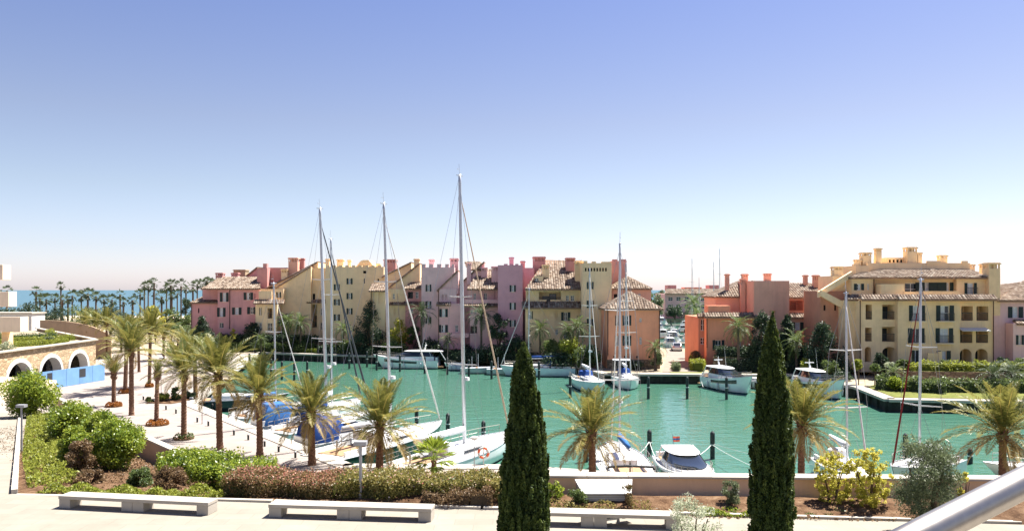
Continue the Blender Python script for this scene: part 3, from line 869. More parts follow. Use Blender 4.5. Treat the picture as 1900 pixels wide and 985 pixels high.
MB().prism([(X(1782, 101), 100.5), (X(1834, 101), 100.5), (X(1834, 101), 101.55), (X(1782, 101), 101.55)], [Z(614, 101), Z(614, 101), Z(609, 101), Z(609, 101)], [Z(613, 101), Z(613, 101), Z(608, 101), Z(608, 101)]).build('awning', 'whitepaint', h.t)
for wx in (1646, 1796, 1822):
    MB().box(X(wx, 102), X(wx, 102) + .75, 101.0, 101.35, Z(690, 102), Z(690, 102) + .62).build('terrace_seat', 'whitecanvas', h.t)
h.parapet('yellow', 1722, 1742, 655, 690, 99.6, .25)
h.done()

h = House('pink_house', 'dusty pink house with hipped tile roof beside the yellow balcony block', 103.5, 1880, z0=2.4)
h.facade('palepink', 1844, 1960, 558, 690, ops6([(1262, 1300, 455, 525, 'c'), (1216, 1240, 605, 655, 'n')]), depth=10)
X, Z = h.X, h.Z
h.plane([(X(1846), 103, Z(558)), (X(1960), 103, Z(558)), (X(1960, 110), 110, Z(520, 110)), (X(1900, 110), 110, Z(524, 110))])
h.plane([(X(1846), 103, Z(558)), (X(1900, 110), 110, Z(524, 110)), (X(1850, 113), 113, Z(530, 113))])
h.facade('palepink', 1880, 1960, 600, 690, ops6([(1300, 1320, 640, 700, 'w')]), D=101.8, depth=1.6)
h.skirt(1880, 1960, 594, 600.5, 102.6, 1.0)
h.done()

# ---- terracotta house in the middle -------------------------------------------------------------
def ops5(lst): return [(1200 + a / 3.517, 1200 + b / 3.517, 440 + c / 3.517, 440 + d / 3.517, k) for a, b, c, d, k in lst]
h = House('terracotta_house', 'terracotta house with square tower and tall slim chimneys', 113, 1410, z0=1.4)
X, Z = h.X, h.Z
h.facade('salmon', 1311, 1400, 588, None, ops5([(447, 488, 672, 735, 'x'), (598, 616, 680, 725, 'n')]), depth=9)
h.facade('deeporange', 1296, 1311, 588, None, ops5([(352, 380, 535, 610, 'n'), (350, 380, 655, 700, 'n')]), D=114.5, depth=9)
h.skirt(1306, 1401, 580, 588, 113); h.skirt(1294, 1312, 582, 588, 114.5, .5)
h.parapet('salmon', 1314, 1355, 567, 581, 113.2, 2.0)
h.facade('orange', 1328, 1400, 551, 582, ops5([(650, 690, 395, 480, 'n')]), D=117, depth=7)
h.plane([(X(1325, 116.5), 116.5, Z(551, 116.5)), (X(1402, 116.5), 116.5, Z(551, 116.5)), (X(1402, 121), 121, Z(522, 121)), (X(1380, 121), 121, Z(522, 121))])
h.plane([(X(1325, 116.5), 124, Z(551, 116.5)), (X(1325, 116.5), 116.5, Z(551, 116.5)), (X(1380, 121), 121, Z(522, 121)), (X(1380, 121), 124, Z(522, 121))])
h.facade('orange', 1399, 1464.5, 521, None, ops5([(800, 842, 478, 520, 'p'), (735, 770, 600, 640, 'n')]), D=112.4, depth=8)
h.facade('orange', 1464, 1523, 553, None, ops5([(932, 1020, 415, 480, 'L'), (1062, 1098, 428, 490, 'c'), (975, 1008, 560, 605, 'c')]), D=114, depth=9)
h.plane([(X(1462, 113.4), 113.4, Z(552.5, 113.4)), (X(1524, 113.4), 113.4, Z(552.5, 113.4)), (X(1538, 119), 119, Z(526, 119)), (X(1462, 119), 119, Z(526, 119))])
h.facade('orange', 1466, 1502, 589, None, ops5([(968, 1000, 556, 606, 'c')]), D=112.2, depth=1.8)
h.skirt(1464, 1503, 581, 589, 113, 1.3)
for a, b, c, d, D in ((1346.5, 1353.5, 508, 545, 118), (1375, 1383.5, 517, 575, 116), (1378, 1388, 508, 525, 120), (1420, 1431, 507, 522, 117), (1492, 1499, 510, 536, 118), (1510.5, 1520, 510, 543, 117)):
    h.chimney('orange', a, b, c, d, D=D)
h.railing(X(1464.5, 113), X(1491, 113), Z(577, 113), 113, 1.5, mat='rail_red')
h.pipe(1522.5, 553, 640, 113.9); h.pipe(1311.4, 589, 645, 112.9)
h.done()

# ---- hip roofed terracotta house ---------------------------------------------------------------
def ops4(lst): return [(860 + a / 4.105, 860 + b / 4.105, 460 + c / 4.105, 460 + d / 4.105, k) for a, b, c, d, k in lst]
h = House('hip_roof_house', 'salmon waterside house with pyramid tile roof and stone base', 111, 1176, z0=1.2)
X, Z = h.X, h.Z
h.facade('salmon', 1127, 1224, 574, None, ops4([(1162, 1178, 515, 588, 'x'), (1226, 1262, 515, 588, 'x'), (1162, 1178, 668, 742, 'x'), (1226, 1262, 668, 742, 'x'), (1340, 1358, 535, 565, 'n'), (1340, 1358, 680, 735, 'n')]), depth=7.4)
h.hip(X(1127), X(1224), 111, 118.4, Z(573.5), Z(541, 114.7))
h.w('terracestone').box(X(1126.6), X(1224.6), 110.9, 111.2, 0.9, Z(667))
for px in (1140, 1160, 1182, 1205): MB().box(X(px) - .12, X(px) + .12, 110.97, 111.05, Z(664), Z(660)).build('vent', 'void', h.t)
h.pipe(1127.6, 575, 660, 110.95); h.pipe(1223.6, 575, 660, 110.95)
h.facade('orange', 1136, 1208, 537, None, ops4([(1145, 1175, 350, 400, 'l'), (1330, 1350, 345, 375, 'n')]), D=119.5, depth=6.4)
h.hip(X(1136, 119.5), X(1204, 119.5), 119.5, 126, Z(536, 119.5), Z(514, 122.7))
h.facade('red', 1135.5, 1163, 484, None, [], D=124.5, depth=4)
h.parapet('red', 1137, 1146, 481, 484.5, 124.6, 1); h.parapet('red', 1152, 1162, 481, 484.5, 124.6, 1)
h.done()

# ---- yellow tower ------------------------------------------------------------------------------
h = House('yellow_tower', 'plain yellow square tower with a pierced parapet, beside pyramid roof house', 118.5, 1107, z0=1.2)
holes = [(925 + i * 22, 937 + i * 22, 152, 178, 's') for i in range(8)]
h.facade('yellow', 1081, 1135, 488, None, ops4(holes + [(955, 975, 260, 312, 'w'), (955, 975, 402, 455, 'w'), (955, 975, 540, 590, 'w')]), depth=7)
h.parapet('yellow', 1083, 1090, 484, 488.2, 118.6, .5); h.parapet('yellow', 1098, 1106, 485, 488.2, 118.6, .5); h.parapet('yellow', 1116, 1134, 485.5, 488.2, 118.6, .5)
h.done()

# ---- yellow house with long loggia -------------------------------------------------------------
h = House('ochre_house', 'ochre house with a long tiled loggia and a dormer on its big roof', 122, 1030, z0=1.2)
X, Z = h.X, h.Z
h.facade('yellow2', 975, 1080.5, 570, None, ops4([(500, 520, 482, 540, 'x'), (613, 652, 487, 535, 'p'), (697, 718, 487, 535, 'p'), (765, 792, 490, 552, 'w'), (885, 897, 505, 530, 'n'), (700, 720, 620, 660, 'n'), (765, 795, 640, 690, 'n')]), depth=8)
h.facade('yellow', 976, 1080.5, 537, 570, ops4([(485, 545, 340, 420, 'p'), (575, 742, 335, 425, 'L'), (780, 803, 362, 405, 'n'), (815, 843, 362, 405, 'n'), (862, 875, 362, 405, 'p'), (890, 902, 362, 405, 'p')]), D=122.6, depth=8)
h.parapet('yellow2', 1000, 1014, 556, 568, 122.3, .25); h.parapet('yellow2', 1021, 1041, 556, 568, 122.3, .25)
h.skirt(969, 1080, 560, 571, 122, 1.3)
h.plane([(X(974), 121.4, Z(537)), (X(1081), 121.4, Z(537)), (X(1081, 130), 130, Z(484, 130)), (X(1012, 130), 130, Z(482, 130))])
h.facade('yellow', 992, 1008, 512, 530, ops4([(541, 573, 230, 264, 'n')]), D=123.4, depth=3)
h.chimney('yellow', 1006, 1019, 491, 525, D=124.5)
h.chimney('red', 989, 1012, 476, 510, D=128); h.chimney('red', 1050, 1067, 478, 502, D=126.5); h.chimney('yellow', 1067, 1083, 484, 512, D=123.5)
h.done()

# ---- mauve tower -------------------------------------------------------------------------------
h = House('mauve_tower', 'deep mauve tower with three green shuttered windows in a column', 124, 952, z0=1.2)
h.facade('purple', 934, 970, 492, None, ops4([(366, 384, 285, 332, 'w'), (366, 384, 418, 468, 'w'), (366, 384, 550, 598, 'w'), (262, 278, 600, 650, 'n')]), depth=7)
h.facade('purple', 970, 991, 497, None, [], D=126.5, depth=5)
for a, b in ((935, 942), (946, 952), (956, 962), (966, 970)): h.parapet('purple', a, b, 489.5, 492.2, 124.1, .5)
h.chimney('purple', 945, 953, 477, 492, D=128)
h.chimney('red', 966, 974, 484, 497, D=130)
h.done()

# ---- pink house with balcony -------------------------------------------------------------------
h = House('rose_balcony_house', 'pink house with tiled roof over a long balcony left of the mauve tower', 127, 905, z0=1.2)
h.t['label'] = 'pink house with tiled roof over a long balcony adjoining the mauve tower'
X, Z = h.X, h.Z
h.facade('pink', 872, 935, 567, None, ops4([(52, 104, 595, 650, 'l'), (55, 70, 470, 500, 'n'), (85, 100, 470, 500, 'n'), (255, 280, 600, 655, 'n')]), depth=7)
h.facade('pink', 868, 935, 537, 567, ops4([(75, 95, 345, 395, 'n'), (155, 180, 345, 395, 'n'), (275, 300, 350, 400, 'p'), (235, 242, 330, 400, 'p')]), D=129, depth=6)
h.parapet('pink', 862, 935, 556, 563, 126.7, .25); h.skirt(858, 935, 562, 568, 127, .8)
h.plane([(X(866), 127.4, Z(537, 127.4)), (X(936), 127.4, Z(537, 127.4)), (X(936, 134), 134, Z(500, 134)), (X(890, 134), 134, Z(500, 134))])
h.chimney('pink', 912, 932, 494, 526, D=129.5); h.chimney('pink', 893, 904, 496, 520, D=131)
h.done()

h = House('pink_gable_house', 'pale pink house whose tiled roof climbs steeply toward a chimney', 129.5, 842, z0=1.2)
def ops3(lst): return [(600 + a / 4.477, 600 + b / 4.477, 460 + c / 4.477, 460 + d / 4.477, k) for a, b, c, d, k in lst]
X, Z = h.X, h.Z
h.shed('pink', 834, 899, 545, 486, 131.5, 6)
h.facade('pink', 815, 859, 563, None, ops3([(985, 1012, 507, 572, 'w'), (980, 1010, 640, 700, 'w'), (1095, 1120, 640, 700, 'n')]), D=129.5, depth=5)
h.facade('palepink', 815, 847, 536, 563, ops3([(985, 1000, 388, 430, 'p'), (1012, 1027, 388, 430, 'p')]), D=130, depth=5)
h.shed('pink', 815, 850, 536, 502, 130.2, 6, base=545)
h.skirt(811, 836, 561, 566, 129.5, .8)
h.plane([(X(868, 131), 131.2, Z(501, 131)), (X(893, 131), 131.2, Z(501, 131)), (X(893, 137), 137, Z(486, 137)), (X(862, 137), 137, Z(486, 137))])
h.chimney('pink', 835, 850, 479, 500, D=134); h.chimney('pink', 866, 874, 488, 505, D=131)
h.pipe(814, 540, 645, 129.3)
h.facade('red', 831, 876, 648, None, [], D=127.6, depth=1.8)
h.parapet('pink', 832, 870, 618, 626, 128.3, .3)
h.done()

# ---- pale pink tower ---------------------------------------------------------------------------
h = House('pale_pink_tower', 'pale pink square tower with a notched parapet above shuttered windows', 131.5, 812, z0=1.2)
h.facade('palepink', 782, 843, 496, None, ops3([(864, 882, 305, 360, 'w'), (864, 882, 445, 500, 'w'), (864, 882, 575, 625, 'w')]), depth=6)
for i, (a, b) in enumerate(((782, 790), (796, 804), (811, 819), (826, 833), (838, 843))): h.parapet('palepink', a, b, 490, 496.2, 131.6, .5)
h.chimney('palepink', 796, 806, 481, 494, D=135)
h.done()

h = House('red_recess_house', 'narrow red house with a shaded balcony, squeezed between tower and yellow gable', 136, 766, z0=1.2)
X, Z = h.X, h.Z
h.facade('red', 752, 782, 536, None, ops3([(700, 745, 365, 420, 'l'), (765, 790, 365, 420, 'n'), (720, 745, 500, 545, 'n')]), depth=6)
h.skirt(750, 782, 560, 565, 136, .8)
h.plane([(X(750), 135.5, Z(536)), (X(783), 135.5, Z(536)), (X(783, 140), 140, Z(516, 140)), (X(768, 140), 140, Z(516, 140))])
h.done()

# ---- yellow stepped gables ---------------------------------------------------------------------
h = House('yellow_gable_house', 'yellow house with two steep parallel roof slopes above corner balconies', 138, 730, z0=1.2)
X, Z = h.X, h.Z
h.shed('yellow', 719, 779, 536, 489, 138, 3.4)
h.shed('yellow', 712, 763, 512, 487, 142, 5)
h.facade('yellow', 712, 752, 536, None, ops3([(575, 595, 380, 425, 'n'), (610, 628, 380, 425, 'p'), (585, 605, 500, 560, 'p'), (620, 635, 500, 560, 'p')]), D=137, depth=.9)
h.facade('yellow2', 687, 715, 539, None, ops3([(405, 440, 360, 460, 'p'), (458, 490, 360, 460, 'p')]), D=136, depth=4)
h.plane([(X(684, 135.5), 135.5, Z(540, 135.5)), (X(717, 135.5), 135.5, Z(540, 135.5)), (X(717, 139), 139, Z(526, 139)), (X(690, 139), 139, Z(526, 139))])
h.skirt(724, 752, 561, 565, 137, .7)
h.chimney('yellow', 768, 778, 480, 494, D=141); h.chimney('red', 712, 734, 481, 502, D=145)
h.pipe(689, 540, 600, 135.9)
h.done()

# ---- tall yellow tower -------------------------------------------------------------------------
h = House('tall_yellow_tower', 'broad tall yellow tower block with two columns of shuttered windows', 143, 658, z0=1.2)
h.facade('yellow', 604, 712, 495, None, ops3([(103, 122, 303, 350, 'w'), (103, 122, 426, 474, 'w'), (103, 122, 552, 602, 'w'), (208, 227, 254, 300, 'w'), (208, 227, 375, 423, 'w'), (208, 227, 502, 550, 'w'), (335, 345, 255, 295, 's'), (450, 462, 255, 280, 's'), (330, 356, 190, 212, 's')]), depth=9)
X, Z = h.X, h.Z
h.w('yellow').xprism([(X(658), Z(495)), (X(667), Z(484)), (X(672), Z(482)), (X(682), Z(482)), (X(693), Z(494.8))], 144, 149)
for i in range(9):
    a = 605 + i * 12
    h.parapet('yellow', a, a + 6.5, 492.4, 495.1, 143.05, .5)
h.chimney('yellow', 625, 637, 481, 496, D=146); h.chimney('yellow', 645, 651, 482, 496, D=146); h.chimney('yellow', 604, 611, 480, 496, D=146); h.chimney('yellow', 698, 705, 489, 497, D=146)
h.done()

# ---- yellow gable with long roof ---------------------------------------------------------------
def ops2(lst): return [(340 + a / 4.477, 340 + b / 4.477, 460 + c / 4.477, 460 + d / 4.477, k) for a, b, c, d, k in lst]
h = House('yellow_long_roof_house', 'yellow house with one long roof slope rising from low eave to ridge', 147, 550, z0=1.2)
X, Z = h.X, h.Z
h.shed('yellow', 512, 577, 534, 494, 147, 9)
h.shed('yellow2', 496, 590, 534, 486, 148.5, 8.4, base=532, oh=.2)
h.facade('yellow', 577, 607, 497, None, ops2([(1075, 1095, 380, 430, 's'), (1070, 1110, 470, 660, 'l'), (1140, 1160, 500, 560, 'n'), (1140, 1160, 350, 400, 'n'), (1140, 1165, 620, 680, 'n')]), D=148, depth=7)
h.skirt(572, 607, 556, 561, 148, 1.0)
h.facade('yellow', 497, 526, 536, 562, ops2([(785, 800, 368, 412, 'w'), (640, 700, 370, 420, 'p')]), D=145.6, depth=2)
h.parapet('yellow', 480, 504, 540, 556, 144.2, .3)
h.facade('yellow', 474, 514, 563, None, ops2([(636, 646, 495, 557, 'x'), (700, 740, 500, 585, 'l'), (632, 655, 620, 685, 'n'), (700, 740, 622, 690, 'n')]), D=144, depth=4)
h.skirt(473, 527, 556, 563, 144, .7)
h.chimney('yellow', 521.5, 533, 499, 522, D=149); h.chimney('orange', 535, 552, 478, 508, D=150); h.chimney('red', 556, 564, 479, 492, D=152)
h.done()

# ---- rose house at the end of the row ----------------------------------------------------------
h = House('rose_house', 'rose red house with broad tiled roof at the seaward end of the row', 147, 430, z0=1.2)
X, Z = h.X, h.Z
h.facade('rose', 404, 482, 536, None, ops2([(327, 355, 372, 445, 'c'), (526, 556, 372, 430, 'w'), (430, 460, 495, 552, 'w'), (555, 585, 492, 548, 'w'), (303, 330, 497, 570, 'c'), (590, 600, 380, 420, 'p'), (300, 335, 620, 665, 'd')]), D=146, depth=9)
h.box('rose', 376, 405, 536, None, D=148, depth=8)
h.facade('rose', 355, 404, 562, None, ops2([(122, 133, 500, 540, 's')]), D=147, depth=7)
h.plane([(X(352, 146.5), 146.5, Z(562, 146.5)), (X(405, 146.5), 146.5, Z(562, 146.5)), (X(402, 150), 150, Z(551, 150)), (X(374, 150), 150, Z(551, 150))])
h.plane([(X(373, 145.3), 145.3, Z(536, 145.3)), (X(483, 145.3), 145.3, Z(536, 145.3)), (X(480, 152), 152, Z(514, 152)), (X(408, 152), 152, Z(516, 152))])
h.plane([(X(373, 145.3), 156, Z(536, 145.3)), (X(373, 145.3), 145.3, Z(536, 145.3)), (X(408, 152), 152, Z(516, 152)), (X(408, 152), 156, Z(516, 152))])
h.facade('red', 477, 496, 497, None, [], D=148.6, depth=5)
h.facade('red', 496, 532, 496.5, None, [], D=150.5, depth=5)
h.parapet('red', 488, 495, 489, 497.2, 148.8, 1.0)
h.shed('rose', 455, 478, 514, 496, 153, 5)
h.chimney('red', 400, 413, 506, 522, D=151.5); h.chimney('red', 429, 441, 506, 516, D=153); h.chimney('tan', 433, 455, 500, 515, D=156, comb=False)
h.pipe(426.5, 537, 610, 145.9); h.pipe(355.5, 563, 612, 146.9)
h.done()

# ---- far pink building across the second basin --------------------------------------------------
h = House('pink_waterfront_building', 'distant long pink building with red roof boxes across the boat channel', 305, 1287, 'building', z0=1.4)
X, Z = h.X, h.Z
h.facade('pink', 1234, 1342, 545, None, [(1240 + i * 15, 1248 + i * 15, 551, 558, 'n') for i in range(7)] + [(1240 + i * 15, 1247 + i * 15, 565, 572, 'n') for i in range(7)], depth=20)
h.plane([(X(1232), 303, Z(545)), (X(1344), 303, Z(545)), (X(1340, 312), 312, Z(536, 312)), (X(1236, 312), 312, Z(536, 312))], 0.9)
h.box('red', 1239, 1255, 529, 540, D=313, depth=6); h.box('red', 1316, 1334, 529, 540, D=313, depth=6); h.box('salmon', 1270, 1302, 533, 540, D=313, depth=6)
h.box('red', 1236, 1342, 580, None, D=304, depth=1)
h.done()

# ================================================================== LEFT: ARCHED BUILDING, BLOCK, HOARDING
b = thing('arched_building', 'rubble stone building with three white rimmed arches and a roof garden', 'building', (-52, 90, 1.2))
ZT = 5.75
A, B_, C_ = Vector((-50.6, 74)), Vector((-52.0, 101)), Vector((-77, 131))
wallf = MB()
d = (B_ - A).normalized(); L = (B_ - A).length; nx = Vector((d.y, -d.x))          # faces +X
arches = [(L * .365, 4.4), (L * .600, 4.4), (L * .835, 4.4)]
SPR, RISE = 2.75, 1.75
def ap(s, z, off=0.0):
    p = A + d * s + nx * off; return (p.x, p.y, z)
segs = [0.0]
for c, w in arches: segs += [c - w / 2, c + w / 2]
segs.append(L)
for i in range(0, len(segs) - 1, 2):
    wallf.add([ap(segs[i], .8), ap(segs[i + 1], .8), ap(segs[i + 1], ZT), ap(segs[i], ZT)], [(0, 1, 2, 3)])
rim = []
for c, w in arches:
    N = 14; arc = [(c - w / 2 * math.cos(math.pi * k / N), SPR + RISE * math.sin(math.pi * k / N)) for k in range(N + 1)]
    for (s0, z0), (s1, z1) in zip(arc[:-1], arc[1:]):
        wallf.add([ap(s0, z0), ap(s1, z1), ap(s1, ZT), ap(s0, ZT)], [(0, 1, 2, 3)])
    m = MB()
    outer = [(c - (w / 2 + .42) * math.cos(math.pi * k / N), SPR + (RISE + .42) * math.sin(math.pi * k / N)) for k in range(N + 1)]
    inn = [(c - w / 2, .8)] + arc + [(c + w / 2, .8)]; out = [(c - w / 2 - .42, .8)] + outer + [(c + w / 2 + .42, .8)]
    for k in range(len(inn) - 1):
        q = [inn[k], inn[k + 1], out[k + 1], out[k]]
        m.add([ap(s, z, .09) for s, z in q] + [ap(s, z, -.9) for s, z in q], [(0, 1, 2, 3), (0, 4, 5, 1), (2, 6, 7, 3)])
    m.build('arch_rim', 'whitepaint', b)
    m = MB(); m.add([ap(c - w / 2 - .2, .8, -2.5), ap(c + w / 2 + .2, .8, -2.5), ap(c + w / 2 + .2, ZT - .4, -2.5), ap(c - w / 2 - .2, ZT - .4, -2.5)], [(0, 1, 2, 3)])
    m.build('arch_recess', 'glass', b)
    m = MB(); m.obox(A + d * (c + .1) + nx * -1.6, d, .22, .22, .9, 4.6); m.build('column', 'cream', b)
wallf.add([(B_.x, B_.y, .8), (C_.x, C_.y, .8), (C_.x, C_.y, ZT), (B_.x, B_.y, ZT)], [(0, 1, 2, 3)])
wallf.add([(A.x, A.y, .8), (-95, 74, .8), (-95, 74, ZT), (A.x, A.y, ZT)], [(0, 1, 2, 3)])
wallf.build('wall', 'stone', b)
MB().prism([(-50.62 - .02, 74.02), (-52.02, 100.9), (-77, 130.8), (-95, 130.8), (-95, 74.02)], ZT - .5, ZT - .3).build('roof', 'dirt', b)
cp = MB()
for p, q in ((A, B_), (B_, C_)):
    dd = (q - p).normalized(); cp.obox((p + q) / 2, dd, (q - p).length / 2 + .15, .28, ZT + .002, ZT + .16)
cp.build('coping', 'coping', b)
# lower sloped wing wall by the path
t = thing('ramp_wall', 'pale sloping wall running down beside the arched stone building', 'wall', (-50, 80, 1.2))
MB().prism([(-48.9, 71.5), (-48.5, 71.5), (-49.6, 88), (-50.0, 88)], 0.9, [4.6, 4.6, 2.2, 2.2]).build('wall', 'cream', t)

# roof garden hedges
def hedge(name, label, p, q, th, h, z, mat, n=2500, size=.12, group=None, rough=.25, cat='hedge', flowers=None, core=None):
    p, q = Vector(p), Vector(q); dd = (q - p); L = dd.length; dd.normalize(); nn = Vector((-dd.y, dd.x))
    t = thing(name, label, cat, ((p.x + q.x) / 2, (p.y + q.y) / 2, z), math.atan2(dd.y, dd.x), group)
    # points near the top and the sides of a lumpy box
    u = nr.uniform(-L / 2, L / 2, n); s = nr.random(n)
    ph = nr.uniform(0, 6, 4)
    hh = h * (1 + rough * (0.5 * np.sin(u * 2.1 + ph[0]) + 0.35 * np.sin(u * 5.3 + ph[1]) + .3 * np.sin(u * 11 + ph[2])) * .5)
    tt = th / 2 * (1 + rough * .5 * np.sin(u * 3.1 + ph[3]))
    top = s < th / (th + 1.6 * h)
    v = np.where(top, nr.uniform(-1, 1, n) * tt, np.sign(nr.normal(size=n)) * tt * (1 - .25 * nr.random(n) ** 2))
    w = np.where(top, hh * (1 - .22 * nr.random(n) ** 2), hh * nr.random(n))
    edge = np.sqrt(np.clip(1 - (np.abs(v) / (tt * 1.05)) ** 4, .3, 1)); w = w * np.where(top, edge, 1)
    C = np.stack([u, v, w], 1) + nr.normal(size=(n, 3)) * size * .45
    C[:, 2] = np.maximum(C[:, 2], .03)
    cl = 0.5 + 0.5 * np.sin(u * 1.7 + ph[1]) * np.cos(v * 3 + w * 2)
    me = leaf_mesh('foliage', C, size, M[mat], np.clip(.3 * cl + .7 * nr.random(n), 0, 1), .55, np.array([0, 0, 1.]), .5)
    link('foliage', me, t)
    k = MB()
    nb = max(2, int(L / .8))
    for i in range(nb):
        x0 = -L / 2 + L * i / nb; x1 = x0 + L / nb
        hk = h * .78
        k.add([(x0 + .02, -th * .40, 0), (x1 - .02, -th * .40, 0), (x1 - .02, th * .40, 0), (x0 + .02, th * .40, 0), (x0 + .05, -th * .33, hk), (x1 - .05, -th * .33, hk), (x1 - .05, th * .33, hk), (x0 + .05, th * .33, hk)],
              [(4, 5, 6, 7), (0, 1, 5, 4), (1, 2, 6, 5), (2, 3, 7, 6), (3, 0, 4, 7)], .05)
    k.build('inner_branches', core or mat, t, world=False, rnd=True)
    if flowers:
        nf = flowers[1]; cand = np.nonzero((C[:, 2] > h * (.62 if len(flowers) > 2 else .0)))[0]; sel = nr.choice(cand, nf)
        tag(link('flowers' if len(flowers) < 3 else 'new_growth', leaf_mesh('flowers', C[sel] + nr.normal(size=(nf, 3)) * .03 + np.array([0, 0, size * .5]), size * .85, M[flowers[0]], nr.random(nf), .6), t), kind='stuff')
    return t
hedge('roof_hedge', 'clipped yellow green hedge on the roof garden behind the stone coping', (-62, 84), (-54.5, 99), 1.3, .6, 5.45, 'leaf_lime', 3000, .16)
hedge('roof_hedge', 'second clipped lime hedge row deeper in the roof garden', (-69, 86), (-57.5, 106), 1.3, .7, 5.45, 'leaf_lime', 3000, .16)
hedge('roof_hedge', 'dark green hedge row along the back of the roof garden', (-73, 92), (-62, 110), 1.2, .8, 5.45, 'leaf_mid', 2500, .16)
for (x, y, r, l, m_) in ((-53.6, 86, 1.9, 'silver grey cushion shrub on the roof garden by the coping', 'leaf_silver'), (-56, 97.5, 1.6, 'grey green cushion shrub at the end of the roof hedges', 'leaf_olive'), (-64, 112, 2.0, 'lime cushion shrub in the roof garden corner', 'leaf_lime'), (-68, 107, 2.4, 'grey olive shrub near the balcony block', 'leaf_olive')):
    bush('roof_garden_shrub', l, 'shrub', (x, y, 5.43), r, r, r * .6, m_, 900, .16, 10)

# cream block with balconies at the picture's edge
b = thing('cream_balcony_block', 'cream apartment block showing stacked balcony fronts above the roof garden', 'building', (-58, 88, 5.4))
def bal(px1, py0, py1, D, nm='balcony'):
    x1 = (px1 - 950) / F * D; z1 = CZ - (py0 - 538) / F * D; z0 = CZ - (py1 - 538) / F * D
    m = MB(); x1 -= .9; m.box(-72, x1, D, D + .25, z0, z1); m.box(x1 - .25, x1 - .002, D + .251, D + 1.5, z0, z1 - .002); m.box(-72, x1 - .251, D + .251, D + 1.5, z0 + .002, z0 + .3)
    m.build(nm, 'cream', b, bevel=.03)
bal(20, 491, 519, 89); bal(31, 541, 569, 88.5); bal(53, 588, 616, 88)
m = MB(); m.box(-80, -60.5, 90.2, 93, 5.4, 22); m.build('wall', 'cream', b)
m = MB(); m.box((3 - 950) / F * 89, (14 - 950) / F * 89, 89, 90, 5.4, CZ - (616 - 538) / F * 89); m.build('column', 'yellow2', b)
b = thing('white_flat_roof_building', 'low white flat roofed building behind the roof garden', 'building', (-84, 140, 1.2))
MB().box(-97, -83.2, 140, 144, 1.0, 7.9).build('wall', 'whitepaint', b)
MB().box(-86.5, -84.6, 139.9, 139.98, 4.6, 6.8).build('door', 'tan', b)
MB().box(-97.2, -83.0, 139.8, 144.2, 7.901, 8.1).build('roof', 'coping', b)
b = thing('tan_curved_wall', 'high plain tan wall curving behind the promenade palms', 'wall', (-62, 121, 1.2))
m = MB(); N = 12
pts = [(-80 + 17 * k / N, 137 - 10 * (k / N) ** 2) for k in range(N + 1)]
pts2 = [(x - .1, y + .5) for x, y in pts]
for k in range(N):
    m.prism([pts[k], pts[k + 1], pts2[k + 1], pts2[k]], 1.0, [6.9 - 2.2 * (k / N) ** 2, 6.9 - 2.2 * ((k + 1) / N) ** 2, 6.9 - 2.2 * ((k + 1) / N) ** 2, 6.9 - 2.2 * (k / N) ** 2])
m.build('wall', 'tan', b)

# blue hoarding: separate panels
b = thing('blue_hoarding', 'bright blue site hoarding of joined panels below the stone arches', 'hoarding', (-49.4, 91, 1.2))
p, q = Vector((-51.2, 84.5)), Vector((-48.9, 97.0)); dd = (q - p).normalized(); L = (q - p).length; n = 6
for i in range(n):
    m = MB(); m.obox(p + dd * L * (i + .5) / n, dd, L / n / 2 - .02, .05, 1.22, 3.15); m.build('panel', 'bluepanel', b)
    m = MB(); m.obox(p + dd * L * (i) / n - Vector((-dd.y, dd.x)) * -.1, dd, .05, .05, 1.2, 3.1); m.build('post', 'galv', b)
for s, w in ((.30, .35), (.70, .5)):
    m = MB(); m.obox(p + dd * L * s + Vector((dd.y, -dd.x)) * .06, dd, w, .015, 2.0, 2.95); m.build('notice', 'rail_dark', b)

# ================================================================== PROMENADE FURNITURE
def post_lamp(p, h, label, head=True, r=.05, group=None, flat=False):
    t = thing('lamp_post', label, 'lamp post', p, 0, group)
    MB().tube([(0, 0, -.1), (0, 0, h)], [r, r * .85], 10).build('pole', 'galv', t, world=False, smooth=False)
    MB().tube([(0, 0, 0), (0, 0, .03)], [r * 2.2, r * 2.2], 10).build('base_plate', 'galv', t, world=False)
    m = MB()
    if flat: m.box(-.22, .22, -.16, .16, h, h + .14)
    else: m.tube([(0, 0, h), (0, 0, h + .05), (0, 0, h + .18), (0, 0, h + .24)], [.06, .2, .24, .1], 12)
    m.build('lamp_head', 'whitepaint' if not flat else 'galv', t, world=False)
    return t
for i, (px, py) in enumerate([(266, 742), (308, 760), (326.5, 767), (366, 783), (386.5, 790), (434, 807), (460.6, 816), (491, 828), (517, 838), (548, 849)]):
    p = on(px, py, 1.2)
    t = thing('bollard', 'short dark metal bollard light along the promenade quay edge', 'bollard', p, 0, 'bollards along the quay')
    if i == 0:
        a = MB().tube([(0, 0, -.05), (0, 0, .34), (0, 0, .36)], [.075, .075, .06], 10).mesh('post', M['pile'])
        c = MB().tube([(0, 0, .361), (0, 0, .40), (0, 0, .43)], [.085, .085, .05], 10).mesh('cap', M['galv'])
    link('post', a, t); link('cap', c, t)
post_lamp(on(375, 786, 1.2), 2.9, 'slim grey lamp post by the moored dark hulled boat', r=.035)
post_lamp(on(299, 729, 1.2), 3.6, 'slim grey lamp post beside the corner planting bed', r=.035)
post_lamp(on(880, 868, 1.2), 1.7, 'slim lamp post with white head at the stern of the white yacht', r=.03)
post_lamp(Vector((-25.6, 42.2, soil_z(42.2))), 2.35, 'square headed steel lamp post standing in the lime ground cover', r=.055, flat=True)
post_lamp(Vector(((669 - 950) / F * 28.2, 28.2, 4.7)), 1.9, 'plain steel lamp post in front of the flowering hedge', r=.06, flat=True)
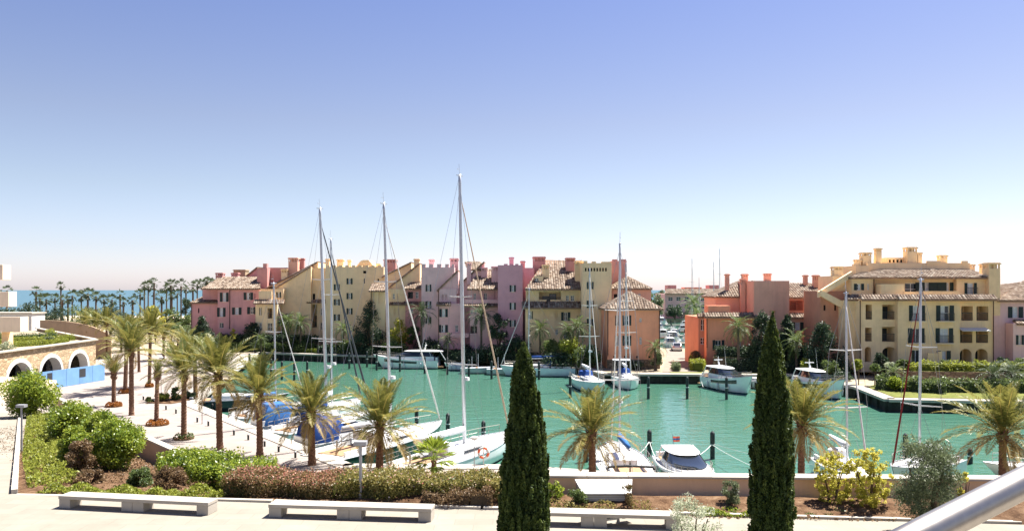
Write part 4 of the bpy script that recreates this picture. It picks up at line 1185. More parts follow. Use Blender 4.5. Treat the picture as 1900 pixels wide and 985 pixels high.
# life ring on its stand
p = on(897, 862, 1.2)
t = thing('lifebuoy_stand', 'red and white lifebuoy hanging on a post at the quay', 'lifebuoy', p)
MB().tube([(0, 0.08, -.1), (0, 0.08, 1.0)], .035, 8).build('post', 'whitepaint', t, world=False)
for k in range(8):
    rings = []
    for i in range(4):
        a = (k + i / 3) * math.pi / 4
        c = Vector((math.cos(a) * .30, 0, .75 + math.sin(a) * .30)); rd = Vector((math.cos(a), 0, math.sin(a)))
        rings.append([c + (rd * math.cos(u) + Vector((0, 1, 0)) * math.sin(u)) * .085 for u in [2 * math.pi * j / 8 for j in range(8)]])
    MB().loft(rings, True, False).build('ring_segment', 'orangeplastic' if k % 2 else 'whitepaint', t, world=False, smooth=True)

# ================================================================== PLAZA: BENCHES, CABINET
def bench(label, fl, fr_, bl):
    """front-left, front-right, back-left corners of the seat"""
    z = 4.7; sh = .42
    fl, fr_, bl = (on(p[0], p[1], z + sh) for p in (fl, fr_, bl))
    ux = (fr_ - fl).to_2d(); L = ux.length; ux.normalize(); uy = Vector((-ux.y, ux.x)); W = .62
    t = thing('stone_bench', label, 'bench', (fl.x, fl.y, z), math.atan2(ux.y, ux.x), 'cast stone benches on the plaza')
    m = MB(); m.box(0, L, 0, W, sh - .11, sh); m.build('seat', 'bench', t, world=False, bevel=.012)
    for x0, x1 in ((.0, .42), (L / 2 - .40, L / 2 - .004), (L / 2 + .004, L / 2 + .40), (L - .42, L)):
        e = .012
        MB().box(x0 + (e if x0 == 0 else 0), x1 - (e if x1 == L else 0), .02, W - .02, 0, sh - .112).build('leg', 'bench', t, world=False, bevel=.01)
bench('long pale stone bench in front of the bronze shrub and lime edging', (108, 919), (386, 932), (122, 908))
bench('long pale stone bench in front of the red tipped hedge', (497.5, 935), (800, 943.6), (511, 924))
bench('long pale stone bench partly hidden behind the forked cypress', (945, 948.5), (1262, 957), (960, 938))

t = thing('ventilation_cabinet', 'white ventilation cabinet with louvred front and sloping lid against the low wall', 'cabinet', at(1120, 912, 28.2))
t.location.z = 4.7
m = MB(); m.prism([(-.78, -.95), (.78, -.95), (.95, .1), (-.95, .1)], [0, 0, 0, 0], [.42, .42, .62, .62]); m.build('body', 'coping', t, world=False)
m = MB(); m.prism([(-.82, -1.02), (.82, -1.02), (1.0, .02), (-1.0, .02)], [.425, .425, .66, .66], [.475, .475, .71, .71]); m.build('lid', 'whitepaint', t, world=False)
for i in range(6): MB().box(-.66, .66, -.985, -.953, .06 + i * .056, .088 + i * .056).build('louvre', 'whitepaint', t, world=False)
MB().box(-.72, -.665, -.99, -.952, .04, .40).build('frame', 'whitepaint', t, world=False); MB().box(.665, .72, -.99, -.952, .04, .40).build('frame', 'whitepaint', t, world=False)
t = thing('twin_ground_spotlight', 'pair of small white square spotlights on a grey foot by the bench', 'spotlight', on(1147, 970, 4.7))
MB().tube([(0, 0, 0), (0, 0, .16)], [.06, .04], 8).build('foot', 'galv', t, world=False)
for s in (-1, 1):
    m = MB(); m.obox((s * .26, s * .12), (1, .45), .21, .15, .165, .225); m.build('lamp_head', 'whitepaint', t, world=False, bevel=.01)
MB().box(-.12, .12, -.03, .03, .161, .19).build('arm', 'galv', t, world=False)

# ================================================================== BALCONY UNDER THE CAMERA
structure('balcony_floor', MB().box(-3, 5, -2.5, 1.9, 10.2, 10.42), 'bench')
t = thing('handrail', 'polished steel tube handrail crossing the corner of the view', 'handrail', (1.0, 1.5, 10.42))
P0, P1 = at(1722, 985, 1.30), at(1900, 894, 1.40)
dv = (P1 - P0); a, c = P0 - dv * 1.2, P1 + dv * 3.0
MB().tube([a, P0, P1, c], .0255, 40).build('tube', 'metal', t, smooth=True)
for q in (a + dv * .25, c - dv * .25): MB().tube([(q.x, q.y, 10.42), (q.x, q.y, q.z - .02)], .02, 12).build('post', 'metal', t, smooth=True)

# ================================================================== BOATS
def hull_rings(L, B, fb, bowrise=.35, flare=0.0, fine=1.0, n=16, keel=.45, stern_w=.82, rake=.085):
    rings, sheer = [], []
    for i in range(n + 1):
        t = i / n
        f = (stern_w + (1 - stern_w) * math.sin(min(1, t / .45) * math.pi / 2)) if t < .45 else max(.012, 1 - ((t - .45) / .55) ** (2.3 * fine))
        b = B / 2 * f
        zs = fb + bowrise * (t ** 2.2)
        xs = L * t
        rk = max(0.0, t - .75) / .25
        lo = L * (t - rake * rk * rk)                      # raked stem: the waterline is shorter than the deck
        kd = -keel * (1 - .85 * rk ** 2)
        bw = b * (1 - .35 * rk - flare * rk)
        ring = [(xs, b, zs), ((xs * .6 + lo * .4), b * .985, zs * .62), ((xs + 3 * lo) / 4, bw * .95, zs * .25), (lo, bw * .80, -.04), (lo, bw * .38, kd * .7), (lo, 0, kd)]
        ring = ring + [(x, -y, z) for x, y, z in ring[-2::-1]]
        rings.append(ring); sheer.append((xs, b, zs))
    return rings, sheer
def hull_parts(t, L, B, fb, hullmat, deckmat='deck', **kw):
    rings, sheer = hull_rings(L, B, fb, **kw)
    m = MB(); m.loft(rings, False)
    k = len(rings[0]); m.f.append(tuple(range(k))[::-1]); m.r.append(.5)     # transom
    m.build('hull', hullmat, t, world=False, autosm=True)
    d = MB(); vs, fs = [], []
    for (x, b, z) in sheer: vs += [(x, b * .985, z - .035), (x, 0, z + .03), (x, -b * .985, z - .035)]
    for i in range(len(sheer) - 1):
        a = i * 3; fs += [(a, a + 1, a + 4, a + 3), (a + 1, a + 2, a + 5, a + 4)]
    d.add(vs, [f[::-1] for f in fs]); d.build('deck', deckmat, t, world=False, smooth=True)
    r = MB()
    for s in (-1, 1): r.tube([(x, s * b, z + .01) for x, b, z in sheer], .03, 5)
    r.build('toe_rail', 'teak' if deckmat == 'teak' else 'alu', t, world=False)
    return sheer
def foot(L0, L1, w0, n=9, p=2.6, sq=.9):
    """closed plan outline: square stern, rounded bow"""
    pts = []
    for i in range(n + 1):
        a = math.pi / 2 * (1 - i / n)
        u = math.sin(a) ** (2 / p); v = math.cos(a) ** (2 / p)
        pts.append((L0 + (L1 - L0) * (.45 + .55 * (1 - u) if False else .0), 0))
    out = []
    for i in range(n + 1):
        a = i / n * math.pi / 2
        out.append((L0 + (L1 - L0) * (.35 + .65 * math.sin(a) ** (2 / p)), w0 * max(.0, math.cos(a)) ** (2 / p)))
    half = [(L0, w0 * sq), (L0 + (L1 - L0) * .15, w0)] + out
    return half + [(x, -y) for x, y in half[-2::-1]]
def stack(m, levels):
    """levels: (x0,x1,halfwidth,z)"""
    rings = [[(x, y, z) for x, y in foot(a, b, w)] for a, b, w, z in levels]
    m.loft(rings, True, True)
    m.f[-2:] = [f[::-1] for f in m.f[-2:]]
    return m
def rails(t, sheer, i0, i1, h=.6, name='guard_rail', mat='metal', inset=.08):
    m = MB()
    for s in (-1, 1):
        P = [Vector((x - inset * .5, s * max(.02, b - inset), z)) for x, b, z in sheer[i0:i1 + 1]]
        m.tube([p + Vector((0, 0, h)) for p in P], .02, 5); m.tube([p + Vector((0, 0, h * .5)) for p in P], .012, 4)
        for p in P[::1]: m.tube([p, p + Vector((0, 0, h))], .016, 4)
    m.build(name, mat, t, world=False)

def sailboat(name, label, mast, heading, L, B, mh, hull='hullwhite', cover='whitecanvas', furl='greysail', mfrac=.57, rake=2.0, fb=1.05, mr=.11, sprd=(.38, .66), deckmat='deck', tent=None, group=None, wires=True, boom=True, furl_r=.06, bimini=None, sprw=1.3, dodger='canvas', bar=False):
    """mast: (X, D) of the mast foot; heading: direction of the bow in plan; mh: mast top height above water"""
    hd = Vector(heading).normalized(); mx = L * mfrac
    o = Vector(mast) - hd * mx
    t = thing(name, label, 'sailboat', (o.x, o.y, 0), math.atan2(hd.y, hd.x), group)
    sh = hull_parts(t, L, B, fb, hull, deckmat)
    cb = MB(); w = B * .27
    stack(cb, [(L * .34, L * .74, w, fb - .05), (L * .345, L * .70, w * .92, fb + .38), (L * .36, L * .66, w * .78, fb + .46)])
    c = cb.build('cabin', 'gel', t, world=False, autosm=True)
    for s in (-1, 1):
        g = MB(); g.add([(L * .42, s * (w + .012), fb + .14), (L * .60, s * (w + .010), fb + .14), (L * .585, s * (w * .975), fb + .29), (L * .43, s * (w * .975), fb + .29)], [(0, 1, 2, 3) if s < 0 else (3, 2, 1, 0)]); g.build('cabin_window', 'blackglass', c, world=False)
    ck = MB(); ck.box(L * .06, L * .32, -B * .24, B * .24, fb + .02, fb + .055); k = ck.build('cockpit_floor', 'teak', t, world=False)
    for s in (-1, 1): MB().box(L * .06, L * .32, s * B * .30 - .08, s * B * .30 + .08, fb, fb + .28).build('coaming', 'gel', t, world=False)
    wheel = MB(); R_ = .42
    pts = [(L * .11, R_ * math.cos(a), fb + .85 + R_ * math.sin(a)) for a in [2 * math.pi * i / 16 for i in range(17)]]
    wheel.tube(pts, .02, 5); wheel.tube([(L * .11, 0, fb), (L * .11, 0, fb + .85)], .06, 6); wheel.build('steering_wheel', 'metal', t, world=False)
    if dodger:
        dg = MB(); stack(dg, [(L * .31, L * .41, w * .95, fb + .38), (L * .30, L * .385, w * .85, fb + .95), (L * .30, L * .36, w * .6, fb + 1.05)]); dg.build('spray_hood', dodger, t, world=False, autosm=True)
    # spars
    tr = math.tan(R(rake)); top = Vector((mx - tr * (mh - fb), 0, mh)); ft = Vector((mx, 0, fb + .3))
    def mp(f): return ft + (top - ft) * f
    m = MB(); m.tube([ft, mp(.5), mp(.97), top], [mr * .88, mr * .88, mr * .7, mr * .6], 10); mo = m.build('mast', 'alu', t, world=False, smooth=True)
    m = MB(); m.box(top.x - .35, top.x + .35, -.03, .03, top.z - .12, top.z - .05); m.tube([top, top + Vector((-.1, 0, .7))], .012, 4); m.box(top.x - .3, top.x - .05, -.01, .01, top.z + .3, top.z + .34)
    m.build('masthead_fitting', 'alu', mo, world=False)
    for i, f in enumerate(sprd):
        p = mp(f); wd = sprw * (1 - .25 * i)
        m = MB(); m.tube([p + Vector((-.15, -wd, .05)), p, p + Vector((-.15, wd, .05))], [.03, .05, .03], 6); m.build('spreader', 'whitepaint', mo, world=False)
    if mh > 13.5:
        p = mp(.24); m = MB(); m.tube([p + Vector((.3, 0, 0)), p + Vector((.3, 0, .22))], [.26, .24], 12); m.build('radar_dome', 'gel', mo, world=False)
    if boom:
        b0 = ft + Vector((-.1, 0, 1.0)); b1 = Vector((L * .14, 0, fb + 1.42))
        m = MB(); m.tube([b0, b1], [.09, .08], 8); bo = m.build('boom', 'alu', t, world=False, smooth=True)
        m = MB(); mid = [b0 + (b1 - b0) * f + Vector((0, 0, .17)) for f in (0.02, .25, .5, .75, .98)]
        m.tube(mid, [.20, .19, .17, .14, .10], 8); m.build('sail_cover', cover, bo, world=False, smooth=True)
    bow = Vector((L * .985, 0, sh[-1][2] + .05))
    fs = mp(.93)
    m = MB(); m.tube([bow, bow + (fs - bow) * .02, bow + (fs - bow) * .12, bow + (fs - bow) * .93, fs], [.015, furl_r * .8, furl_r, furl_r * .45, .012], 7); m.build('furled_jib', furl, t, world=False, smooth=True)
    if wires:
        m = MB(); wr = .011
        m.tube([(0.05, 0, fb + .1), top], wr, 4)
        for s in (-1, 1):
            ch = Vector((mx - .3, s * B * .47, fb + .05)); prev = ch
            for i, f in enumerate(sprd):
                tip = mp(f) + Vector((-.15, s * sprw * (1 - .25 * i), .05)); m.tube([prev, tip], wr, 4); prev = tip
            m.tube([prev, mp(.97)], wr, 4); m.tube([ch, mp(sprd[0])], wr, 4)
        m.build('rigging', 'wire', t, world=False)
    rails(t, sh, 1, 15)
    if bar: MB().tube([(L * .09, -B * .40, fb + .35), (L * .09, -B * .37, fb + .52), (L * .09, 0, fb + .58), (L * .09, B * .37, fb + .52), (L * .09, B * .40, fb + .35)], .07, 8).build('stern_bar', 'rubber', t, world=False, smooth=True)
    if bimini:
        m = MB(); stack(m, [(L * .03, L * .24, B * .36, fb + 1.9), (L * .03, L * .24, B * .34, fb + 1.98)]); b = m.build('bimini', bimini, t, world=False)
        m = MB()
        for s in (-1, 1):
            for x in (.05, .2): m.tube([(L * x, s * B * .34, fb), (L * x, s * B * .34, fb + 1.92)], .02, 5)
        m.build('bimini_frame', 'metal', t, world=False)
    return t

def motorboat(name, label, stern, heading, L, B, fb=1.15, hull='hullwhite', stripe='hullnavy', top=True, fly=False, canvas=None, group=None, deckmat='deck', band=True, radar=True, open_=False, cab=(.22, .80), bowrise=.6):
    hd = Vector(heading).normalized()
    t = thing(name, label, 'motorboat', (stern[0], stern[1], 0), math.atan2(hd.y, hd.x), group)
    sh = hull_parts(t, L, B, fb, hull, deckmat, bowrise=bowrise, flare=.35, fine=.9, stern_w=.90, rake=.15)
    # swim platform
    m = MB(); m.box(-.8, -.002, -B * .42, B * .42, .22, .34); m.build('swim_platform', 'teak', t, world=False)
    if band:
        for s in (-1, 1):
            m = MB(); vs = []
            for i in (range(5, 14) if band != 'wide' else range(0, 16)):
                x, b, z = sh[i]; vs += [(x, s * (b * .995 + .012), z * (.62 if band != 'wide' else .34)), (x, s * (b + .014), z * (.86 if band != 'wide' else .76))]
            k = len(vs) // 2
            m.add(vs, [((2 * i, 2 * i + 2, 2 * i + 3, 2 * i + 1) if s < 0 else (2 * i + 1, 2 * i + 3, 2 * i + 2, 2 * i)) for i in range(k - 1)]); m.build('hull_window', 'blackglass', t, world=False)
    w = B * .40; z = fb
    def fx(f): return L * (cab[0] + (f - .22) / .58 * (cab[1] - cab[0]))
    m = MB(); stack(m, [(fx(.22), fx(.80), w, z), (fx(.22), fx(.76), w * .98, z + .42), (fx(.23), fx(.70), w * .92, z + .55)])
    c = m.build('coachroof', 'gel', t, world=False, autosm=True)
    if not open_:
        m = MB(); stack(m, [(fx(.22), fx(.74), w * .95, z + .551), (fx(.26), fx(.52), w * .76, z + 1.16)]); g = m.build('windscreen', 'blackglass', t, world=False, autosm=True)
        m = MB()
        for f in (.0, .5, 1.0):
            for s in (-1, 1):
                x0, x1 = fx(.25 + .40 * f), fx(.27 + .20 * f)
                m.tube([(x0, s * w * (.965 - .30 * f * f), z + .55), (x1, s * w * (.78 - .24 * f * f), z + 1.17)], .03, 5)
        m.build('window_pillar', 'gel', g, world=False)
        if top:
            m = MB(); stack(m, [(fx(.14), fx(.53), w * .80, z + 1.161), (fx(.13), fx(.545), w * .84, z + 1.21), (fx(.15), fx(.51), w * .76, z + 1.29), (fx(.2), fx(.44), w * .52, z + 1.33)]); m.build('hardtop', 'gel', t, world=False, autosm=True)
            for s in (-1, 1): MB().tube([(fx(.10), s * w * .95, z + .1), (fx(.16), s * w * .80, z + 1.26)], .06, 6).build('hardtop_leg', 'gel', t, world=False)
    if fly:
        m = MB(); stack(m, [(L * .16, L * .47, w * .80, z + 1.44), (L * .15, L * .49, w * .84, z + 1.80), (L * .17, L * .46, w * .78, z + 1.82)]); m.build('flybridge', 'gel', t, world=False, autosm=True)
        m = MB(); stack(m, [(L * .38, L * .47, w * .74, z + 1.82), (L * .37, L * .43, w * .66, z + 2.15)]); m.build('fly_screen', 'blackglass', t, world=False)
        m = MB(); stack(m, [(L * .16, L * .36, w * .78, z + 2.75), (L * .16, L * .36, w * .76, z + 2.83)]); m.build('fly_bimini', 'canvas', t, world=False)
        m = MB()
        for s in (-1, 1):
            for x in (.17, .33): m.tube([(L * x, s * w * .72, z + 1.6), (L * x, s * w * .72, z + 2.76)], .025, 5)
        m.build('bimini_frame', 'metal', t, world=False)
    zt = z + (1.42 if top and not open_ else .6)
    if radar and not open_:
        m = MB(); m.tube([(L * .22, 0, zt), (L * .20, 0, zt + .5)], [.12, .07], 8); m.build('radar_mast', 'gel', t, world=False)
        m = MB(); m.box(L * .20 - .08, L * .20 + .08, -.55, .55, zt + .501, zt + .60); m.tube([(L * .20, 0, zt + .6), (L * .20, 0, zt + .95)], [.05, .02], 6); m.build('radar_bar', 'gel', t, world=False)
        m = MB(); m.tube([(L * .25, w * .6, zt - .05), (L * .2, w * .62, zt + 2.0)], [.015, .006], 4); m.build('antenna', 'gel', t, world=False)
    if canvas:
        m = MB()
        stack(m, [(L * .02, L * .44, B * .42, fb + .05), (L * .05, L * .42, B * .40, fb + 1.15), (L * .10, L * .38, B * .30, fb + 1.62)]); m.build('cockpit_canopy', canvas, t, world=False, autosm=True)
    m = MB(); m.box(L * .04, L * .20, -B * .34, B * .34, fb + .03, fb + .06); m.build('cockpit_floor', 'teak', t, world=False)
    m = MB(); m.box(L * .005, L * .04, -B * .38, B * .38, fb, fb + .42); m.build('transom_seat', 'gel', t, world=False, bevel=.03)
    rails(t, sh, 8, 15, .55, 'bow_rail')
    for i in (4, 8, 11):
        for s in (-1, 1):
            x, b, zz = sh[i]; m = MB(); m.tube([(x, s * (b + .12), .15), (x, s * (b + .12), .25), (x, s * (b + .12), .75), (x, s * (b + .12), .85)], [.05, .12, .12, .05], 8)
            m.build('fender', 'rubber' if hull != 'hullwhite' else 'gelgrey', t, world=False, smooth=True)
    return t

D1 = (.5, .866)
sailboat('sailing_yacht', 'white sloop with the tallest mast and a tan furled jib', (-3.25, 55.5), (.49, .87), 14.2, 4.1, 19.85, 'hullwhite', 'whitecanvas', 'brownsail', .55, 1.9, mr=.15, sprd=(.30, .55), dodger='whitecanvas', furl_r=.075, sprw=1.2)
sailboat('sailing_yacht', 'dark green hulled yacht with white deck and pale furled jib', (-8.75, 58.6), (.47, .88), 14.2, 4.2, 18.25, 'hullgreen', 'whitecanvas', 'greysail', .53, 3.0, mr=.13, fb=1.25, dodger='whitecanvas', furl_r=.07)
sailboat('sailing_yacht', 'yacht with black furled jib and bare thick mast behind the palms', (-15.3, 67.0), (.51, .86), 11.4, 3.6, 18.75, 'hullwhite', 'canvas', 'darksail', .50, 2.8, mr=.15, furl_r=.10)
sailboat('sailing_yacht', 'slimmer masted yacht moored beyond the black jib yacht', (-16.7, 75.0), (.36, .93), 11.5, 3.5, 16.8, 'hullwhite', 'whitecanvas', 'darksail', .55, .6, mr=.11, furl_r=.09)
sailboat('sailing_yacht', 'small sloop with short mast beside blue canopied boats', (-21.6, 74.0), (.45, .89), 9.2, 3.0, 12.7, 'hullwhite', 'bluecanvas', 'greysail', .55, 1.5, mr=.09, sprd=(.3, .6))
motorboat('motorboat', 'white motorboat with navy blue cockpit tent at the promenade quay', (-15.0, 57.4), (.72, .69), 8.2, 2.9, canvas='canvas', radar=False)
motorboat('motorboat', 'white motorboat with bright blue canopy beside a dark hulled tender', (-20.6, 65.0), (.72, .69), 8.0, 2.7, canvas='bluecanvas', radar=False, top=False)
motorboat('motorboat', 'black hulled launch lying along the head of the basin', (-32.0, 80.8), (.995, .1), 9.5, 2.8, fb=1.0, hull='hullnavy', open_=True, radar=False, band=False)
motorboat('tender', 'small dark inflatable style tender squeezed in at the quay', (-24.4, 70.4), (.72, .69), 5.0, 2.0, fb=.7, hull='hullnavy', open_=True, radar=False, band=False)
sailboat('sailing_yacht', 'white sloop with blue furled sail bag and black bar across its deck', (7.0, 52.6), (.0, 1), 10.4, 3.5, 15.05, 'hullwhite', 'bluecanvas', 'greysail', .56, .6, mr=.09, bimini=None, sprd=(.35, .68), dodger=None, boom=True, bar=True)
cr = motorboat('motorboat', 'white cabin cruiser with blue windscreen seen over the low wall', (10.9, 54.6), (.0, -1), 8.2, 3.2, fb=1.1, radar=False)
cr.scale = (1, 1, .76)
fp = MB().tube([(.15, 0, 1.4), (-.25, 0, 2.9)], .02, 6).build('flag_pole', 'metal', cr, world=False)
for i_, (m_, z_) in enumerate((('orangeplastic', 0), ('bluecanvas', .16), ('orangeplastic', .32))):
    q_ = MB(); q_.add([(-.12, 0, 2.3 + z_), (-.12 - .02, .0, 2.46 + z_), (-.30, .25, 2.40 + z_), (-.28, .25, 2.25 + z_), (-.33, .5, 2.42 + z_), (-.31, .5, 2.27 + z_)], [(0, 1, 2, 3), (3, 2, 4, 5)]); q_.build('flag_stripe', m_, fp, world=False)
sailboat('sailing_yacht', 'sloop with plain thin mast behind the yellow leaved shrubs', (20.4, 49.2), (-.03, -.999), 7.2, 2.5, 11.9, 'hullwhite', 'whitecanvas', 'greysail', .55, 1.0, mr=.08, sprd=(.33, .66), dodger='whitecanvas')
sailboat('sailing_yacht', 'sloop with dark red furled jib by the olive tree', (25.5, 50.6), (-.80, -.60), 7.4, 2.6, 12.75, 'hullwhite', 'whitecanvas', 'redsail', .55, .8, mr=.10, furl_r=.06, sprd=(.3, .62), dodger='whitecanvas', boom=False)
motorboat('motor_yacht', 'sleek white motor yacht with wraparound windows beside the handrail palm', (39.5, 48.4), (-1, -.03), 11.5, 3.4, fb=1.2, radar=False)
# far side
bo_ = motorboat('motor_yacht', 'white motor yacht lying side on below the tall yellow tower', (-11.2, 124.2), (-1, .05), 10.2, 3.5, fb=1.1, bowrise=.7, fly=False, cab=(.06, .90))
bo_.scale = (1, 1, 1.15)
bo_ = motorboat('motorboat', 'white cruiser with dark hull band near the brick path', (24.9, 101.4), (.26, -.966), 9.6, 3.3, fb=1.15, bowrise=.85, cab=(.16, .80))
bo_.scale = (1, 1, 1.1)
bo_ = motorboat('motor_yacht', 'white motor yacht with radar half hidden behind the single cypress', (34.7, 97.0), (.14, -.99), 9.6, 3.2, fb=1.2, bowrise=.9, cab=(.14, .80))
bo_.scale = (1, 1, 1.1)
sailboat('sailing_yacht', 'white sloop with navy sail cover lying side on below the ochre house', (2.3, 113.2), (-1, .05), 10.5, 3.2, 12.3, 'hullpale', 'canvas', 'greysail', .62, .5, mr=.09, fb=1.15)
sailboat('sailing_yacht', 'pale hulled sloop moored bow out beside the pyramid roof house', (9.4, 97.6), (.12, -.99), 11.0, 3.5, 14.6, 'hullpale', 'whitecanvas', 'greysail', .55, .4, mr=.10)
sailboat('sailing_yacht', 'white sloop with tangled deck gear moored bow out beside the concrete quay', (14.2, 100.6), (.0, -1), 9.6, 3.2, 15.4, 'hullwhite', 'whitecanvas', 'greysail', .55, .4, mr=.10, bimini='whitecanvas')
for (x, y, l) in ((-5.0, 116.5, 'grey open workboat moored beside the paler workboat'), (-1.2, 115.0, 'pale grey open workboat with two upright posts')):
    t = thing('workboat', l, 'rowing boat', (x - 2.4, y, 0), 0)
    sh = hull_parts(t, 5.2, 1.9, .8, 'hullgrey', 'gelgrey', bowrise=.2)
    for k in range(3): MB().box(1.0 + k * 1.2, 1.25 + k * 1.2, -.75, .75, .82, .88).build('thwart', 'teak', t, world=False)
    for k in (0, 1): MB().tube([(1.6 + k * .9, .6, .7), (1.6 + k * .9, .6, 2.4 + k * .4)], .04, 6).build('upright_pole', 'alu', t, world=False)
motorboat('dinghy', 'little white dinghy beneath the pink gable house quay', (-6.6, 121.4), (-1, 0), 3.6, 1.5, fb=.55, open_=True, radar=False, band=False)
motorboat('outboard_boat', 'small outboard boat tucked at the quay by the cypress', (29.4, 101.2), (.3, -.95), 4.5, 1.8, fb=.7, open_=True, radar=False, band=False, hull='hullgrey')

# mooring piles
def pile(p, h, r, lab, grp):
    t = thing('mooring_pile', lab, 'mooring pile', p, 0, grp)
    MB().tube([(0, 0, -2.5), (0, 0, h)], r, 12).build('shaft', 'pile', t, world=False, autosm=True)
    MB().tube([(0, 0, h + .002), (0, 0, h + .09), (0, 0, h + .2)], [r * 1.05, r * .8, .03], 12).build('cap', 'pile', t, world=False)
    MB().tube([(0, 0, h * .55), (0, 0, h * .55 + .07)], r * 1.12, 12).build('rope_turn', 'rope', t, world=False)
    return t
NEARP = []
for px, pt, D, wh in ((773, 760, 70, 'beyond the dark green yacht'), (831, 770, 66.8, 'at the bow of the dark green yacht'), (897, 784, 63, 'at the bow of the tallest masted sloop'), (1087, 815, 56.5, 'behind the palm by the ventilation cabinet'), (1205, 801, 58.5, 'between the blue bagged sloop and the cabin cruiser'), (1322, 804, 57.5, 'on the open water side of the cabin cruiser'), (1680, 808, 56, 'beside the red jib sloop'), (1800, 835, 56, 'by the sleek motor yacht')):
    x = (px - 950) / F * D; h = CZ - (pt - 538) / F * D
    NEARP.append(pile((x, D, 0), h, .17, 'thick dark steel mooring pile ' + wh, 'near mooring piles'))
for px, yb in ((463, 686), (482, 690), (503, 698), (523, 704), (546, 706), (570, 704), (615, 722), (648, 684), (681, 681), (699, 687), (742, 689), (788, 693), (830, 695), (870, 700), (912, 703), (954, 706), (992, 724), (1000, 704), (1058, 738), (1203, 740), (1275, 740), (1348, 741)):
    D = CZ * F / (yb - 538)
    pile(((px - 950) / F * D, D, 0), 2.3, .16, 'dark steel mooring pile standing off the far quay', 'far mooring piles')
# mooring lines from piles to boats
def line(a, b, sag, label):
    a, b = Vector(a), Vector(b)
    pts = [a + (b - a) * (i / 10) - Vector((0, 0, sag * 4 * (i / 10) * (1 - i / 10))) for i in range(11)]
    o = MB().tube(pts, .018, 5).build('mooring_line', 'rope', None)
    tag(o, label, 'rope', 'mooring lines')
p1, p2 = NEARP[4].location, NEARP[5].location
line((p1.x, p1.y, 1.1), (9.6, 54.0, .85), .15, 'white mooring line from pile to cabin cruiser')
line((p2.x, p2.y, 1.1), (12.2, 54.0, .85), .12, 'second white mooring line from pile to cabin cruiser')
line((p2.x, p2.y, 1.1), (19.9, 50.0, 1.1), .25, 'long white mooring line from pile toward the yellow shrubs')
line((p2.x, p2.y, 1.0), (15.2, 47.0, 1.3), .15, 'white mooring line running from pile down to the quay')
line((p1.x, p1.y, 1.1), (8.4, 53.5, 1.2), .12, 'white mooring line from pile to the blue bagged sloop')
line((24.0, 102.7, 1.2), (21.7, 91.5, 1.1), .5, 'slack mooring line hanging below the concrete quay')

# second basin beyond the brick path: pontoons and far boats
for i, (y, x0, x1) in enumerate(((176, 30, 44), (205, 34, 50), (236, 40, 58), (268, 45, 66))):
    t = thing('pontoon', ['pale floating pontoon, first across the channel beyond the brick path', 'pale floating pontoon, second across the channel', 'pale floating pontoon, third across the channel', 'pale floating pontoon, furthest across the channel by the pink building'][i], 'pontoon', ((x0 + x1) / 2, y, 0))
    MB().box(x0, x1, y, y + 1.8, -.3, .5).build('deck', 'quay', t)
    for k in range(4): MB().tube([(x0 + (x1 - x0) * (k + .5) / 4, y + .9, -2), (x0 + (x1 - x0) * (k + .5) / 4, y + .9, 2.0)], .2, 8).build('guide_pile', 'pile', t)
fb_ = motorboat('moored_boat', 'small white boat moored at the channel pontoons', (32.6, 169), (0.05, -1), 6.0, 2.3, fb=.9, band=False, group='boats in the channel')
for (x, y, a) in ((35.8, 183, -1), (39.6, 184, -1), (38.5, 170, 1), (37.4, 199, 1), (42.0, 211, -1), (46.5, 204, 1), (43.6, 243, -1), (48.5, 229, 1), (53.5, 243, -1), (50.0, 275, -1), (56, 262, 1), (61, 275, -1)):
    c = copy_tree(fb_); c.location = (x, y, 0); c.rotation_euler = (0, 0, a * math.pi / 2 + rng.uniform(-.1, .1)); s = rng.uniform(.85, 1.35); c.scale = (s, s, s)
for i, (px, D, pt) in enumerate(((1284, 232, 480), (1324, 262, 486), (1335, 262, 462), (1297, 290, 515))):
    sailboat('moored_sailboat', ['far sailboat whose dark mast rises over the pink building', 'far sailboat with mast rising beside the terracotta chimneys', 'far sailboat with the tallest thin mast in the channel', 'far sailboat with the shortest mast in the channel'][i], ((px - 950) / F * D, D), (0, -1), 11, 3.4, CZ - (pt - 538) / F * D, rake=0, mr=.12, wires=False)

# car at the end of the path
t = thing('parked_car', 'silver hatchback parked at the end of the brick path', 'car', (29.3, 144, 1.24), R(82))
prof = [(-2.0, .32), (2.0, .32), (2.05, .62), (1.9, .82), (.95, .95), (.35, 1.42), (-1.25, 1.46), (-1.9, 1.0), (-2.05, .7)]
m = MB(); r0 = [[(x, s * (.86 if z < 1 else .66), z) for x, z in prof] for s in (-1, 1)]
m.loft([r0[0], r0[1]], True, True); m.build('body', 'carpaint', t, world=False, bevel=.05)
for s in (-1, 1):
    MB().add([(.78, s * .78, 1.0), (.33, s * .68, 1.36), (-1.15, s * .68, 1.40), (-1.6, s * .78, 1.0)], [(0, 1, 2, 3)]).build('side_window', 'blackglass', t, world=False)
    for x in (-1.3, 1.3):
        w = MB().tube([(x, s * .70, .32), (x, s * .89, .32)], .32, 16).build('wheel', 'rubber', t, world=False)
        MB().tube([(x, s * .895, .32), (x, s * .90, .32)], .2, 12).build('rim', 'alu', w, world=False)
MB().add([(-1.93, -.6, 1.02), (-1.93, .6, 1.02), (-1.32, .56, 1.43), (-1.32, -.56, 1.43)], [(0, 1, 2, 3)]).build('rear_window', 'blackglass', t, world=False)
for s in (-1, 1): MB().box(-2.09, -2.04, s * .62 - .15, s * .62 + .15, .72, .88).build('tail_light', 'rail_red', t, world=False)

